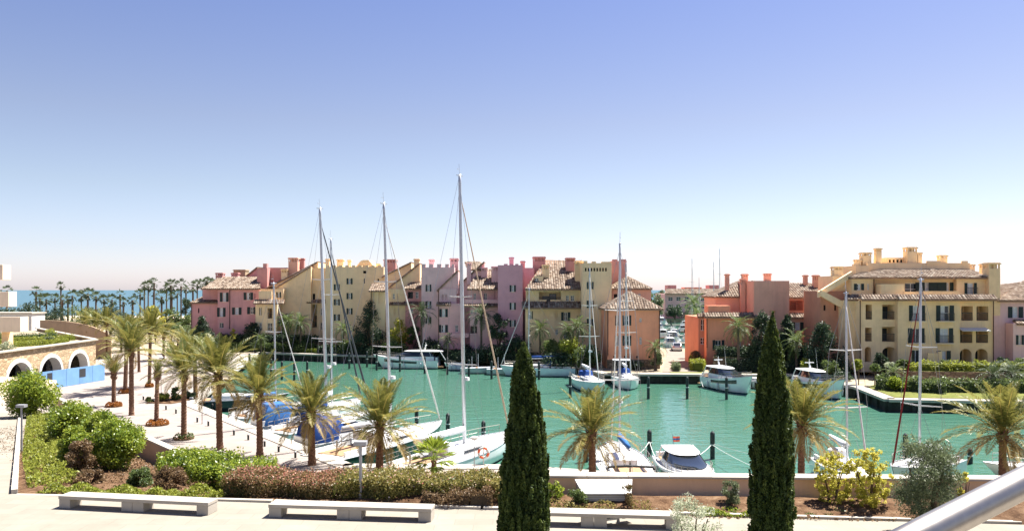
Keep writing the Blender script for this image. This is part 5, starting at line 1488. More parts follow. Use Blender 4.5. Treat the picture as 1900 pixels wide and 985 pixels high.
# ================================================================== PALMS
def frond_geo(L, elev, droop, nl=54, lf=.54, seed=0, wid=.055, tipdry=.35, base=.25):
    r = random.Random(seed); V, Fc, RR = [], [], []
    N = 14; P = [Vector((0, 0, 0))]; T = []
    for i in range(N):
        a = elev - droop * ((i + .5) / N) ** 1.4
        T.append(Vector((math.cos(a), r.uniform(-.02, .02), math.sin(a)))); P.append(P[-1] + T[-1] * (L / N))
    T.append(T[-1])
    def pt(s):
        k = min(N - 1, int(s * N)); f = s * N - k
        return P[k] + (P[k + 1] - P[k]) * f, T[k]
    # midrib
    for i in range(N):
        w0, w1 = .045 * (1 - i / N) + .006, .045 * (1 - (i + 1) / N) + .006
        n = len(V); up = Vector((0, 0, .02))
        for p, w in ((P[i], w0), (P[i + 1], w1)):
            V += [tuple(p + Vector((0, w, 0))), tuple(p + up), tuple(p - Vector((0, w, 0)))]
        Fc += [(n, n + 1, n + 4, n + 3), (n + 1, n + 2, n + 5, n + 4)]; RR += [.85, .85]
    for i in range(nl):
        s = .13 + .86 * i / (nl - 1)
        p, t = pt(s * .999)
        side = Vector((0, 1, 0)); up = t.cross(side) * -1
        if up.z < 0: up = -up
        ll = lf * (math.sin(math.pi * min(1, .18 + s * .86)) ** .55 + .12) * r.uniform(.85, 1.1)
        for sd in (-1, 1):
            d = (t * (.55 + .5 * s) + side * sd * .85 + up * r.uniform(.12, .5) + Vector((0, 0, -.12))).normalized()
            e = p + d * ll + Vector((0, 0, -.10 * ll * r.uniform(.3, 1.6)))
            m = p + d * ll * .5
            wv = t * wid * .5
            n = len(V)
            V += [tuple(p), tuple(m + wv), tuple(e), tuple(m - wv)]
            Fc.append((n, n + 1, n + 2, n + 3)); RR.append(min(1, max(0, base + tipdry * s + r.uniform(-.15, .22))))
    return V, Fc, RR
def geo_mesh(name, V, Fc, RR, mat):
    me = bpy.data.meshes.new(name); me.from_pydata(V, [], Fc); me.materials.append(mat)
    a = me.attributes.new('rnd', 'FLOAT', 'FACE'); a.data.foreach_set('value', np.array(RR, dtype=np.float32)); me.update(); return me
FR = []       # (mesh, elevation class)
for k, (e, dr, sc_) in enumerate(((82, 20, .85), (72, 30, 1.0), (60, 42, 1.06), (47, 50, 1.10), (33, 56, 1.10), (16, 60, 1.05), (-6, 58, .94), (-34, 45, .8))):
    for j in range(2):
        g = frond_geo(3.2 * sc_, R(e), R(dr), seed=k * 7 + j, nl=58, tipdry=.26 + .05 * k, base=.18 + .03 * k)
        FR.append(geo_mesh('frond', *g, M['leaf_palm'] if k < 6 else M['leaf_palm_old']))
def palm_trunk(h, r, curve=.0, name='trunk', mat='bark_palm', flare=1.25):
    m = MB(); n = max(8, int(h / .11)); rings = []
    for i in range(n + 1):
        z = h * i / n; rr = r * (1 + (flare - 1) * max(0, 1 - z / .5)) * (1.0 + .10 * (i % 2)) * (1 - .18 * z / h + (.25 * max(0, z / h - .85) / .15))
        off = curve * (z / h) ** 2
        rings.append([(off + rr * math.cos(2 * math.pi * k / 12 + (i % 2) * .26) * (1 + .05 * math.sin(k * 2.1 + i)), rr * math.sin(2 * math.pi * k / 12 + (i % 2) * .26), z - .12) for k in range(12)])
    m.loft(rings, True, True); return m.mesh(name, M[mat])
def date_palm(label, base, h, size=1.0, n=34, curve=0.0, r=.21, low=7, group='date palms on the promenade', up=0):
    t = thing('date_palm', label, 'palm tree', base, rng.uniform(0, 6.28), group)
    t.rotation_euler = (rng.uniform(-.035, .035), rng.uniform(-.035, .035), t.rotation_euler[2])
    link('trunk', palm_trunk(h, r * rng.uniform(.9, 1.12), curve), t)
    # boss of cut leaf bases under the crown
    m = MB()
    for i in range(34):
        a = i * 2.399; z = h - .75 + .75 * (i / 34); rr = r * 1.0
        c = Vector((curve + math.cos(a) * rr, math.sin(a) * rr, z)); o = Vector((math.cos(a), math.sin(a), 0))
        tn = Vector((-o.y, o.x, 0)) * .055
        m.add([c - tn, c + tn, c + o * .16 + Vector((0, 0, .24)) + tn * .6, c + o * .16 + Vector((0, 0, .24)) - tn * .6, c - tn + Vector((0, 0, .1)), c + tn + Vector((0, 0, .1))],
              [(0, 1, 2, 3), (3, 2, 5, 4), (0, 3, 4), (1, 5, 2)])
    m.build('leaf_bases', 'bark_palm', t, world=False)
    n = int(n * 1.3)
    for i in range(n):
        f = (i + .5) / n
        k = min(low, int(up + f ** .85 * (low + .6 - up)))
        me = FR[k * 2 + rng.randrange(2)]
        a = i * 2.39996 + rng.uniform(-.25, .25); s = size * rng.uniform(.86, 1.1)
        o = link('frond', me, t, (curve + math.cos(a) * .1, math.sin(a) * .1, h - .05 - .18 * f), (rng.uniform(-.15, .15), rng.uniform(-.12, .12), a), (s, s, s))
    return t
PALMS = [  # label, px, base y or D, crown centre y, size, n, curve, low
    ('slim date palm ringed by orange flowers, next to the blue hoarding', 211, 752, 690, .62, 16, 0, 3),
    ('date palm ringed by orange flowers with the pale pavement behind it', 232, 728, 622, .95, 28, 0, 6),
    ('date palm in a bare paved pit beside orange flower rings', 244, 770, 650, .95, 30, 0, 6),
    ('tall date palm near the corner planting bed with small flower ring', 277, 717, 612, 1.0, 32, 0, 6),
    ('stubby palm trunk with few tied fronds above the largest orange ring', 290, 786, 690, .42, 9, 0, 2),
    ('date palm with green tuft at its foot on the promenade', 341, 814, 690, .95, 32, 0, 6),
    ('broad date palm rising behind the bright green hedge', 408, 834, 692, 1.02, 38, 0, 7),
    ('date palm leaning over the end of the bright green hedge', 482, 846, 728, .95, 34, -.12, 7),
    ('date palm in front of the navy boat tent', 579, 862, 762, .95, 34, 0, 7),
    ('date palm over the pale pink flower hedge with thick rough trunk', 704, 878, 785, 1.02, 38, 0, 7),
    ('date palm on the lower quay right behind the ventilation cabinet', 1100, 905, 798, .95, 34, 0, 7),
    ('date palm with drooping fronds between the single cypress and yellow shrubs', 1487, 905, 785, .98, 36, .12, 7),
    ('date palm on the lower quay behind the steel handrail', 1860, 905, 800, 1.0, 36, 0, 7),
    ('date palm on the distant pavement at the basin corner', 303, 668, 622, .95, 26, 0, 6),
    ('olive toned date palm in front of the tan curved wall', 177, 657, 602, 1.0, 26, 0, 6),
    ('second olive toned date palm in front of the tan curved wall', 199, 664, 600, 1.0, 26, 0, 6),
    ('third olive toned date palm at the tan wall end', 160, 650, 598, 1.0, 24, 0, 6),
    ('date palm rising from the corner planting bed', 363, 738, 655, .8, 26, 0, 6),
    ('dry fronded date palm between the promenade and the rose house', 345, 676, 634, .9, 22, 0, 7),
    ('date palm half hidden in the promenade row', 258, 690, 618, .9, 26, 0, 6),
]
for (lab, px, yb, yc, s, n, cv, low) in PALMS:
    p = on(px, yb, 1.2); h = (CZ - (yc - 538) / F * p.y) - 1.2
    if px in (1100, 1487, 1860): p = Vector(((px - 950) / F * 44.0, 44.0, 1.2)); h = CZ - (yc - 538) / F * 44 - 1.2
    date_palm(lab, p, h, s, n, cv, .19 if p.y > 60 else .21, low, up=0 if n > 12 else 0)
def ring_flowers(label, base, r, mat='leaf_orange', n=900):
    t = thing('flower_ring', label, 'flower bed', base, 0, 'flower rings around palms')
    a = nr.random(n) * 2 * np.pi; u = nr.random(n) * 2 * np.pi
    rr = r * (.72 + .28 * np.cos(u)); C = np.stack([rr * np.cos(a), rr * np.sin(a), .05 + .30 * np.abs(np.sin(u)) * (1 + .25 * np.sin(a * 5))], 1)
    link('blooms', leaf_mesh('blooms', C, .13, M[mat], nr.random(n), .8), t)
    m = MB()
    for k in range(18):
        b = 2 * math.pi * k / 18; c = 2 * math.pi * (k + 1) / 18
        m.prism([(r * 1.02 * math.cos(b), r * 1.02 * math.sin(b)), (r * 1.02 * math.cos(c), r * 1.02 * math.sin(c)), (.25 * math.cos(c), .25 * math.sin(c)), (.25 * math.cos(b), .25 * math.sin(b))], -.02, .06)
    m.build('planting_ring', 'soil', t, world=False)
for lab, px, yb, r in (('orange flower ring around the slim palm by the blue hoarding', 211, 754, .72), ('orange flower ring set on the paler rear pavement', 233, 729, .70), ('largest orange flower ring around the stubby palm', 292, 788, .85), ('small orange flower ring by the corner planting bed', 277, 718, .45)):
    ring_flowers(lab, on(px, yb, 1.2), r)
ring_flowers('small green tuft ring at the foot of a promenade palm', on(341, 814, 1.2), .7, 'leaf_mid', 300)

# fan palm (low, bright) by the quay
t = thing('fan_palm', 'low bright green fan palm in front of the white yacht', 'palm tree', Vector(((805 - 950) / F * 45.5, 45.5, 1.2)))
def fan_geo(L, seed, nb=13, spread=2.3, wid=.05):
    r = random.Random(seed); V, Fc, RR = [], [], []
    V += [(0, .015, 0), (0, -.015, 0), (L * .55, -.012, .0), (L * .55, .012, .0)]; Fc.append((0, 1, 2, 3)); RR.append(.5)
    for i in range(nb):
        a = -spread / 2 + spread * i / (nb - 1); l = L * .55 * (1 - .25 * abs(a / spread * 2) ** 2) * r.uniform(.9, 1.08)
        o = Vector((L * .55, 0, 0)); d = Vector((math.cos(a), math.sin(a), r.uniform(-.1, .12))); s = Vector((-math.sin(a), math.cos(a), 0)) * wid
        n = len(V); V += [tuple(o), tuple(o + d * l * .6 + s), tuple(o + d * l + Vector((0, 0, -.12 * l))), tuple(o + d * l * .6 - s)]; Fc.append((n, n + 1, n + 2, n + 3)); RR.append(min(1, max(0, r.uniform(.2, .85))))
    return V, Fc, RR
fm = [geo_mesh('frond', *fan_geo(1.35, s), M['leaf_bright']) for s in range(3)]
link('trunk', palm_trunk(1.35, .16), t)
for i in range(26):
    f = i / 26; link('frond', fm[i % 3], t, (0, 0, 1.3), (0, -(R(80) - R(115) * f), i * 2.4))

# crowns made of all fronds in one mesh, for far palms
def far_crown(n, L, mat, seed, lf=.5, nl=18, wid=.09, low=-45):
    V, Fc, RR = [], [], []; r = random.Random(seed)
    for i in range(n):
        f = (i + .5) / n; e = 78 + (low - 78) * f; g = frond_geo(L * r.uniform(.85, 1.1), R(e), R(60 + 30 * math.sin(f * 3.1)), nl, lf, seed * 50 + i, wid, .3, .2)
        rot = Matrix.Rotation(i * 2.4 + r.uniform(-.2, .2), 4, 'Z'); b = len(V)
        V += [tuple(rot @ Vector(p)) for p in g[0]]; Fc += [tuple(q + b for q in k) for k in g[1]]; RR += g[2]
    return geo_mesh('crown', V, Fc, RR, M[mat])
def fan_crown(n, L, seed, mat='leaf_fan'):
    V, Fc, RR = [], [], []; r = random.Random(seed)
    for i in range(n):
        f = (i + .5) / n; e = R(80 - 150 * f); g = fan_geo(L * r.uniform(.85, 1.1), seed * 9 + i, 9, 2.5, .09)
        rot = Matrix.Rotation(i * 2.4 + r.uniform(-.3, .3), 4, 'Z') @ Matrix.Rotation(-e, 4, 'Y') @ Matrix.Rotation(r.uniform(-.5, .5), 4, 'X'); b = len(V)
        V += [tuple(rot @ Vector(p)) for p in g[0]]; Fc += [tuple(q + b for q in k) for k in g[1]]; RR += [x * (.4 if f > .75 else 1) for x in g[2]]
    return geo_mesh('crown', V, Fc, RR, M[mat])
WC = [fan_crown(12 + 3 * s, 1.8, s) for s in range(6)]
WT = palm_trunk(10, .26, 0, 'trunk', 'bark_fan', 1.3)
W = [(13, 531, 240), (67, 532, 230), (113, 522, 250), (74, 546, 215), (86, 546, 220), (102, 545, 230), (116, 547, 225), (134, 540, 235), (151, 541, 245), (163, 536, 235), (178, 541, 240), (193, 547, 230), (223, 538, 250), (229, 551, 215), (246, 547, 205), (260, 537, 230), (268, 522, 245), (275, 522, 250), (286, 516, 240), (285, 535, 260), (300, 541, 220), (309, 525, 250), (317, 521, 240), (319, 540, 220), (336, 522, 240), (345, 528, 235), (366, 518, 225), (377, 517, 215), (384, 512, 210), (392, 514, 214), (358, 524, 240), (329, 536, 255), (126, 548, 245), (208, 548, 255)]
for i, (px, yt, D) in enumerate(W):
    h = CZ - (yt - 538) / F * D - 1.2
    t = thing('washingtonia_palm', 'tall slender fan palm silhouetted against the sea', 'palm tree', ((px - 950) / F * D, D, 1.15), rng.uniform(0, 6), 'fan palms along the shore')
    w_ = rng.uniform(.75, 1.2); link('trunk', WT, t, scale=(w_, w_, (h - 1.2) / 10)); s = rng.uniform(.72, 1.2); link('crown', WC[i % 6], t, (0, 0, h - 1.3), (rng.uniform(-.25, .25), rng.uniform(-.25, .25), rng.uniform(0, 6)), (s, s, s * rng.uniform(.8, 1.25)))

QC = [far_crown(22, 2.4, 'leaf_mid', s + 3) for s in range(3)]
QD = [far_crown(22, 2.4, 'leaf_fan', s + 13) for s in range(2)]
QT = palm_trunk(6, .17, 0, 'trunk', 'bark_fan', 1.3)
for i, (lab, px, yc, D, s, crown, zb) in enumerate((
    ('pair palm with feathery crown against the long yellow gable wall', 535, 596, 141, 1.15, QC[0], 1.2), ('second feathery palm against the long yellow gable wall', 558, 598, 140, 1.15, QC[1], 1.2),
    ('small pale palm on the lawn by the far quay', 484, 628, 139, .75, QC[2], 1.2), ('low palm at the lawn edge by the far quay', 474, 640, 138.5, .6, QC[0], 1.2),
    ('arching palm at the foot of the tall yellow tower', 637, 610, 138, 1.0, QC[1], 1.2), ('dark palm before the pale pink tower', 782, 580, 129, 1.2, QD[0], 1.2),
    ('dark feathery palm before the mauve tower balcony', 893, 585, 123.5, 1.25, QD[1], 1.2), ('pale young palm on the quay by the pink gable house', 831, 632, 125.5, .8, QC[2], 1.2),
    ('green palm below the ochre loggia', 1002, 610, 119.5, 1.0, QC[0], 1.2), ('yellow green palm near the yellow tower foot', 1072, 606, 115, 1.1, QC[1], 1.2),
    ('second yellow green palm near the yellow tower foot', 1055, 615, 114.5, .9, QC[2], 1.2), ('young palm at the corner of the pyramid roof house', 1216, 645, 108.5, .8, QC[0], 1.2),
    ('tall single palm with round crown before the terracotta house', 1370, 606, 107, 1.1, QC[1], 1.2), ('bushy palm beside the dark conifer at the terracotta house', 1478, 634, 105, 1.15, QC[2], 1.2),
    ('palm on the lawn before the yellow balcony block', 1658, 690, 88.5, .7, QC[0], 1.2), ('dark palm by the hedge on the lawn', 1842, 694, 86.5, .95, QD[0], 1.2), ('dark fan palm behind the pink house hedge', 1878, 690, 88, .9, QD[1], 1.2),
    ('broad palm in front of the distant pink building', 1288, 566, 190, 2.0, QC[1], 1.2), ('palm standing beside the channel water', 1292, 584, 165, 1.1, QC[2], 1.2),
    ('low palm near the tan bushes at the basin head', 395, 640, 132, .9, QC[0], 1.2), ('dry palm near the basin head hedge', 372, 634, 134, .9, QC[2], 1.2),
    ('palm behind the promenade near the rose house garden', 330, 612, 138, 1.1, QC[1], 1.2), ('palm at the far end of the tan wall', 225, 606, 140, 1.2, QC[0], 1.2))):
    h = CZ - (yc - 538) / F * D - zb
    t = thing('garden_palm', lab, 'palm tree', ((px - 950) / F * D, D, zb), rng.uniform(0, 6), 'palms in the gardens')
    link('trunk', QT, t, scale=(1, 1, max(.2, (h) / 6))); link('crown', crown, t, (0, 0, h - .05), scale=(s, s, s))

# ================================================================== CYPRESSES AND CONIFERS
def cypress(name, label, base, prof, n, plume=.42, size=.085, extra=None, mat='leaf_cypress', upw=1.4, cat='cypress tree'):
    """prof: (height, radius) pairs; upswept plumes over a dense core"""
    t = thing(name, label, cat, base)
    H = prof[-1][0]; hs = [p[0] for p in prof]; rs = [p[1] for p in prof]
    spires = [((0, 0), hs, rs, 1.0)] + (extra or [])
    PP, RV, core_v, core_f = [], [], [], []
    for (ox, oy), h_, r_, wgt in spires:
        npl = int(210 * wgt); m = int(n * wgt)
        z = np.interp(nr.random(npl * 3), np.linspace(0, 1, 20), np.linspace(h_[0], h_[-1], 20))
        keep = nr.random(len(z)) < (np.interp(z, h_, r_) / max(r_) * .9 + .15); z = z[keep]
        a = nr.random(len(z)) * 2 * np.pi; r = np.interp(z, h_, r_) * nr.uniform(.70, 1.06, len(z))
        # each plume: a bundle of leaves around a rising, slightly leaning axis
        k = nr.integers(0, len(z), m); s = nr.random(m)
        pr = plume * (0.6 + .5 * nr.random(len(z)))
        rad = .085 * (max(r_) / .6) * (1 - .75 * s)
        zz = z[k] + (s - .35) * pr[k]
        rc = np.minimum(r[k] * (1 + .10 * s), np.interp(zz, h_, r_) * 1.14 + .015)
        ja = nr.random(m) * 2 * np.pi; jr = rad * np.sqrt(nr.random(m))
        x = ox + rc * np.cos(a[k]) + jr * np.cos(ja); y = oy + rc * np.sin(a[k]) + jr * np.sin(ja)
        mu = m // 3; zu = h_[0] + (h_[-1] - h_[0]) * nr.random(mu) ** 1.25; au = nr.random(mu) * 2 * np.pi; ru = np.interp(zu, h_, r_) * nr.uniform(.74, .98, mu)
        PP.append(np.stack([ox + ru * np.cos(au), oy + ru * np.sin(au), zu], 1)); RV.append(np.clip(nr.random(mu) * .75, 0, 1))
        PP.append(np.stack([x, y, zz], 1)); RV.append(np.clip(.45 * nr.random(len(z))[k] + .55 * nr.random(m) * (0.6 + .4 * s), 0, 1))
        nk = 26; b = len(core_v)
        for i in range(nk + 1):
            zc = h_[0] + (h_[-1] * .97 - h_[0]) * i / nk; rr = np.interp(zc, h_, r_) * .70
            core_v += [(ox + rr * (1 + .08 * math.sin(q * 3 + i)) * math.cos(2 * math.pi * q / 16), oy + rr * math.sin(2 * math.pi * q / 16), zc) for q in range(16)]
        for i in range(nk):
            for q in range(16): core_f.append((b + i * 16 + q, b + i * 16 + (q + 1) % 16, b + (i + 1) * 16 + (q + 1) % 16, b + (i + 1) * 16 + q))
    C = np.concatenate(PP); rv = np.concatenate(RV)
    link('crown', leaf_mesh('crown', C, size, M[mat], rv, .42, np.array([0, 0, 1.]), upw, (core_v, core_f)), t)
    MB().tube([(0, 0, -.1), (0, 0, H * .5)], [.09, .04], 8).build('trunk', 'bark', t, world=False)
    return t
def conifer(label, loc, w, H):
    """loose dark conifer: irregular drooping tufts thinning out towards a blunt top"""
    t = thing('conifer', label, 'conifer', loc, rng.uniform(0, 6))
    cl = []
    for i in range(95):
        f = rng.random() ** 1.15; r = w * .5 * (1 - f) ** .55 * (1 + .22 * math.sin(7 * f + 2.2 * i % 6.28))
        a = rng.uniform(0, 6.28); q = r * math.sqrt(rng.uniform(.25, 1)); s_ = w * rng.uniform(.10, .17) * (1.15 - .5 * f)
        cl.append(((math.cos(a) * q, math.sin(a) * q, .5 + f * (H - 1.0)), (s_, s_, s_ * 1.25)))
    P, cv, dr = blob(cl, 10000, .7)
    link('crown', leaf_mesh('crown', P, .30, M['leaf_dark'], np.clip(.5 * cv + .5 * nr.random(10000), 0, 1), .4, dr, .4), t)
    MB().tube([(0, 0, -.2), (0, 0, H * .5), (.1, 0, H * .92)], [.22, .13, .03], 8).build('trunk', 'bark', t, world=False)
b = at(972, 985, 20); cypress('cypress', 'dark cypress with a second smaller spire beside it', (b.x, b.y, 4.7), [(.15, .40), (.9, .575), (1.5, .585), (2.4, .55), (3.2, .49), (3.9, .40), (4.6, .305), (5.1, .255), (5.5, .16), (5.75, .09), (5.93, .012)], 62000,
    extra=[((.36, -.05), [.9, 2.0, 3.0, 3.9, 4.35, 4.6], [.20, .25, .22, .14, .07, .01], .22), ((-.24, -.2), [.4, 1.5, 2.6, 3.3], [.25, .36, .26, .02], .2)])
b = at(1432, 985, 20); cypress('cypress', 'dark cypress with a single leaning tip', (b.x, b.y, 4.7), [(.15, .40), (.9, .50), (1.7, .51), (2.6, .485), (3.4, .46), (4.2, .40), (4.9, .30), (5.5, .235), (6.0, .15), (6.35, .07), (6.62, .012)], 62000,
    extra=[((.12, .08), [1.5, 3.0, 4.5, 5.6, 6.2], [.34, .40, .28, .16, .02], .25)])
for lab, px, yt, yb, w, D in (('dark conifer at the foot of the tall yellow tower', 686, 556, 650, 6.0, 136), ('dark conifer against the rose house wing', 376, 584, 640, 4.2, 139.5), ('dark conifer behind the single cypress at terracotta tower', 1413, 574, 690, 4.6, 107.5), ('narrow dark conifer beside the terracotta tower', 1461, 580, 690, 3.4, 108), ('broad dark conifer between the terracotta and yellow blocks', 1526, 594, 690, 5.0, 101.5)):
    H = (yb - yt) / F * D + 2
    z0 = 1.2; top = CZ - (yt - 538) / F * D; H = top - z0
    conifer(lab, ((px - 950) / F * D, D, z0), w, H)

# ================================================================== SHRUBS
def gz(px, D, py): return CZ - (py - 538) / F * D
def shrub_px(name, label, px, ytop, wpx, D, mat, z=None, nl=5000, size=.12, ncl=26, cs=.34, cat='shrub', dk=1.0, **kw):
    z = soil_z(D) if z is None else z
    h = CZ - (ytop - 538) / F * D - z; w = wpx / F * D
    return bush(name, label, cat, ((px - 950) / F * D, D, z - .03), w, w * dk, h, mat, nl, size, ncl, cs, **kw)
shrub_px('shrub', 'big round bright green shrub by the sloping path and stone arches', 57, 684, 112, 66, 'leaf_bright', nl=11000, size=.22, ncl=40, cs=.32)
shrub_px('shrub', 'bright green shrub, smaller, beside the planter wall', 128, 746, 105, 47, 'leaf_bright', nl=10000, size=.16, ncl=40, cs=.30)
shrub_px('shrub', 'large glossy green shrub behind the bronze shrub', 212, 776, 122, 35.5, 'leaf_bright', nl=14000, size=.13, ncl=50, cs=.28)
shrub_px('shrub', 'yellowish green shrub tucked against the large glossy shrub', 138, 788, 80, 37, 'leaf_bright', nl=7000, size=.13, ncl=30, cs=.28)
shrub_px('shrub', 'bright shrub top along the planter wall', 190, 760, 84, 42, 'leaf_bright', nl=7000, size=.15, ncl=30, cs=.28)
shrub_px('shrub', 'rounded bronze leaved shrub in front of the green shrubs', 149, 812, 66, 34, 'leaf_brown', nl=4500, size=.10, ncl=24, cs=.28)
shrub_px('shrub', 'twiggy brown shrub between the stone bench and green hedge', 318, 866, 75, 30.5, 'leaf_brown', nl=4000, size=.09, ncl=26, cs=.26)
shrub_px('shrub', 'low dark green and bronze shrub behind the lime edging', 262, 866, 58, 31, 'leaf_mid', nl=3000, size=.09, ncl=20, cs=.28)
shrub_px('shrub', 'low russet shrub patch below the bronze shrub', 165, 872, 80, 31.6, 'leaf_brown', nl=3500, size=.09, ncl=26, cs=.24, dk=.6)
hedge('hedge', 'bright green bushy hedge at the foot of the planter wall', (-14.6, 34.8), (-9.7, 31.4), 1.9, 1.12, 4.0, 'leaf_bright', 12000, .12, rough=.55, cat='hedge')
hedge('hedge', 'red tipped hedge behind the stone bench', (-10.2, 29.6), (-6.1, 28.8), 1.7, .74, 4.65, 'leaf_redhedge', 13000, .085, rough=.3, core='leaf_mixhedge', flowers=('leaf_redtip', 2200, 'top'))
hedge('hedge', 'olive green flowering hedge with pale pink blooms beside the cypress', (-6.0, 28.9), (-.1, 28.2), 1.6, .86, 4.68, 'leaf_mixhedge', 17000, .09, rough=.35, flowers=('petal', 700))
hedge('hedge', 'low ragged purple brown plants in front of the flowering hedge', (-3.0, 27.6), (-.6, 27.3), .6, .5, 4.7, 'leaf_brown', 3000, .07, rough=.8)
def groundcover(name, label, pts, w, h, mat, n, size, zf=None):
    """loose low carpet along a line: nobody could count it"""
    zf = zf or soil_z
    P = [Vector(p) for p in pts]; seg = [(b - a).length for a, b in zip(P[:-1], P[1:])]; tot = sum(seg)
    C = []
    hum = [(rng.uniform(.2, .8), rng.uniform(.7, 1.3)) for _ in range(400)]
    for i in range(n):
        s = rng.random() * tot; k = 0
        while s > seg[k] and k < len(seg) - 1: s -= seg[k]; k += 1
        d = (P[k + 1] - P[k]).normalized(); nn = Vector((-d.y, d.x)); off = rng.uniform(-1, 1)
        p = P[k] + d * s + nn * off * w / 2
        f = abs(math.sin(p.x * 2.3 + 1.3 * math.sin(p.y * 1.9)) * math.cos(p.y * 2.1 + .7 * math.sin(p.x * 3)))
        z = zf(p.y) + h * (.12 + .88 * f * (1 - off * off * .6)) * rng.random() ** .5
        C.append((p.x, p.y, z))
    C = np.array(C)
    o = link(name, leaf_mesh(name, C, size, M[mat], nr.random(n), .55, np.array([0, 0, 1.]), .8)); tag(o, label, 'plants', None, 'stuff'); return o
groundcover('ground_cover', 'lime green ground cover spilling along the planter edge', [(-39.6, 68), (-29, 50), (-22.2, 38.6), (-17.4, 31)], 2.0, .75, 'leaf_lime', 17000, .13)
groundcover('ground_cover', 'lime leafed ground cover behind the first bench', [(-17.2, 29.8), (-13.5, 29.0), (-10.2, 28.6)], .9, .5, 'leaf_lime', 6000, .10)
groundcover('ground_cover', 'patchy russet ground cover on the planter slope', [(-34, 57), (-25, 43), (-17, 33), (-12, 30.5)], 4.0, .28, 'leaf_brown', 7000, .09)
groundcover('bedding_plants', 'sparse olive bedding plants in front of the ventilation cabinet', [(1.2, 26.9), (4.6, 26.7)], 1.2, .35, 'leaf_mixhedge', 1600, .08)
groundcover('bedding_plants', 'fresh green grassy patch behind the third bench', [(6.2, 26.4), (8.6, 26.2)], .7, .3, 'leaf_bright', 1700, .09)
groundcover('bedding_plants', 'low green patch between the single cypress and yellow shrubs', [(9.4, 26.5), (11.2, 26.5)], .9, .32, 'leaf_mid', 1500, .09)
groundcover('weeds', 'small weeds and sprouts over the mulched bed', [(0.5, 27.6), (15, 26.8)], 2.2, .22, 'leaf_mid', 1500, .06)
groundcover('leaf_litter', 'dry twigs and bark scattered over the mulch', [(0, 27.5), (16, 26.6)], 2.6, .10, 'leaf_brown', 6000, .10)
groundcover('leaf_litter', 'dry litter on the planter slope', [(-34, 60), (-14.5, 32)], 2.6, .10, 'leaf_brown', 6000, .12)
shrub_px('shrub', 'yellow leaved shrub next to the single cypress', 1545, 822, 88, 27.2, 'leaf_yellow', nl=4600, size=.085, ncl=150, cs=.11, shell=.95, zlo=.05)
shrub_px('shrub', 'taller yellow leaved shrub beside the olive tree', 1612, 812, 108, 26.8, 'leaf_yellow', nl=6400, size=.085, ncl=190, cs=.10, shell=.95, zlo=.05)
shrub_px('olive_tree', 'bushy grey green olive tree beside the handrail', 1722, 790, 150, 24.2, 'leaf_olive', nl=21000, size=.085, ncl=60, cs=.22, cat='olive tree', z=4.7, asp=.28)
shrub_px('shrub', 'feathery blue green shrub against the low wall', 1356, 886, 52, 27.0, 'leaf_olive', nl=1800, size=.10, ncl=16, cs=.26, asp=.22)
shrub_px('shrub', 'small leafy green shrub near the forked cypress', 1030, 888, 42, 27.6, 'leaf_bright', nl=900, size=.10, ncl=12, cs=.3)
shrub_px('shrub', 'small pink flowering shrub beside the ventilation cabinet', 1165, 890, 36, 26.9, 'leaf_redhedge', nl=700, size=.07, ncl=12, cs=.3)
shrub_px('shrub', 'low lush green clump beside the bench end', 1070, 905, 50, 27.2, 'leaf_mid', nl=900, size=.09, ncl=12, cs=.3)
shrub_px('silver_shrub', 'silvery leaved shrub overlapping the third bench', 1285, 905, 130, 21.4, 'leaf_silver', nl=3800, size=.085, ncl=46, cs=.18, z=4.7, asp=.28)
shrub_px('silver_shrub', 'small silvery shrub tip beside the single cypress', 1392, 960, 80, 20.6, 'leaf_silver', nl=900, size=.08, ncl=22, cs=.18, z=4.7, asp=.28)
shrub_px('shrub', 'small yellow shrub under the drooping palm', 1790, 858, 40, 26.8, 'leaf_yellow', nl=500, size=.1, ncl=10, cs=.25)
# corner planting bed on the promenade
for lab, px, yt, w, yb, m_ in (('spiky green plant in the promenade corner bed', 326, 716, 26, 742, 'leaf_mid'), ('light green bush in the promenade corner bed', 300, 726, 30, 744, 'leaf_lime'), ('dark low bush at the end of the corner bed', 352, 726, 24, 740, 'leaf_dark'), ('small bush at the near tip of the corner bed', 278, 736, 16, 746, 'leaf_mid')):
    p = on(px, yb, 1.2); shrub_px('shrub', lab, px, yt, w, p.y, m_, z=1.2, nl=900, size=.2, ncl=12, cs=.3)
structure('corner_bed', MB().prism([tuple(on(270, 748, 1.2).to_2d()), tuple(on(318, 749, 1.2).to_2d()), tuple(on(366, 741, 1.2).to_2d()), tuple(on(340, 731, 1.2).to_2d())], 1.0, 1.26), 'soil')

# ---- far bank vegetation
def fb(name, label, px, yt, w, D, mat, z=1.2, nl=1500, size=.32, th=0.0, **kw):
    return shrub_px(name, label, px, yt, w, D, mat, z=z, nl=nl, size=size, ncl=kw.pop('ncl', 18), cs=kw.pop('cs', .32), trunk_h=th, **kw)
fb('tree', 'yellow green leafy tree beside the dark conifer of the tall tower', 742, 590, 48, 134, 'leaf_yellow', th=1.2)
fb('tree', 'mid green tree between the dark conifer and pale pink tower', 768, 602, 34, 133, 'leaf_mid', th=1.0)
fb('tree', 'dark leafy tree before the mauve tower', 925, 574, 44, 122.5, 'leaf_dark', th=2.2)
fb('tree', 'dark tree shading the mauve tower foot', 955, 622, 60, 121, 'leaf_dark', nl=2200)
fb('shrub', 'hanging dark green shrub below the ochre house', 1022, 630, 60, 117.5, 'leaf_mid', nl=2200)
fb('shrub', 'light green shrub mass below the yellow tower', 1062, 618, 66, 114, 'leaf_lime', nl=2400)
fb('shrub', 'dark green shrub mass above the quay by the ochre house', 1090, 640, 60, 112, 'leaf_mid', nl=2200)
fb('shrub', 'dark shrub at the quay below the ochre house', 1040, 655, 80, 113.5, 'leaf_dark', nl=2400)
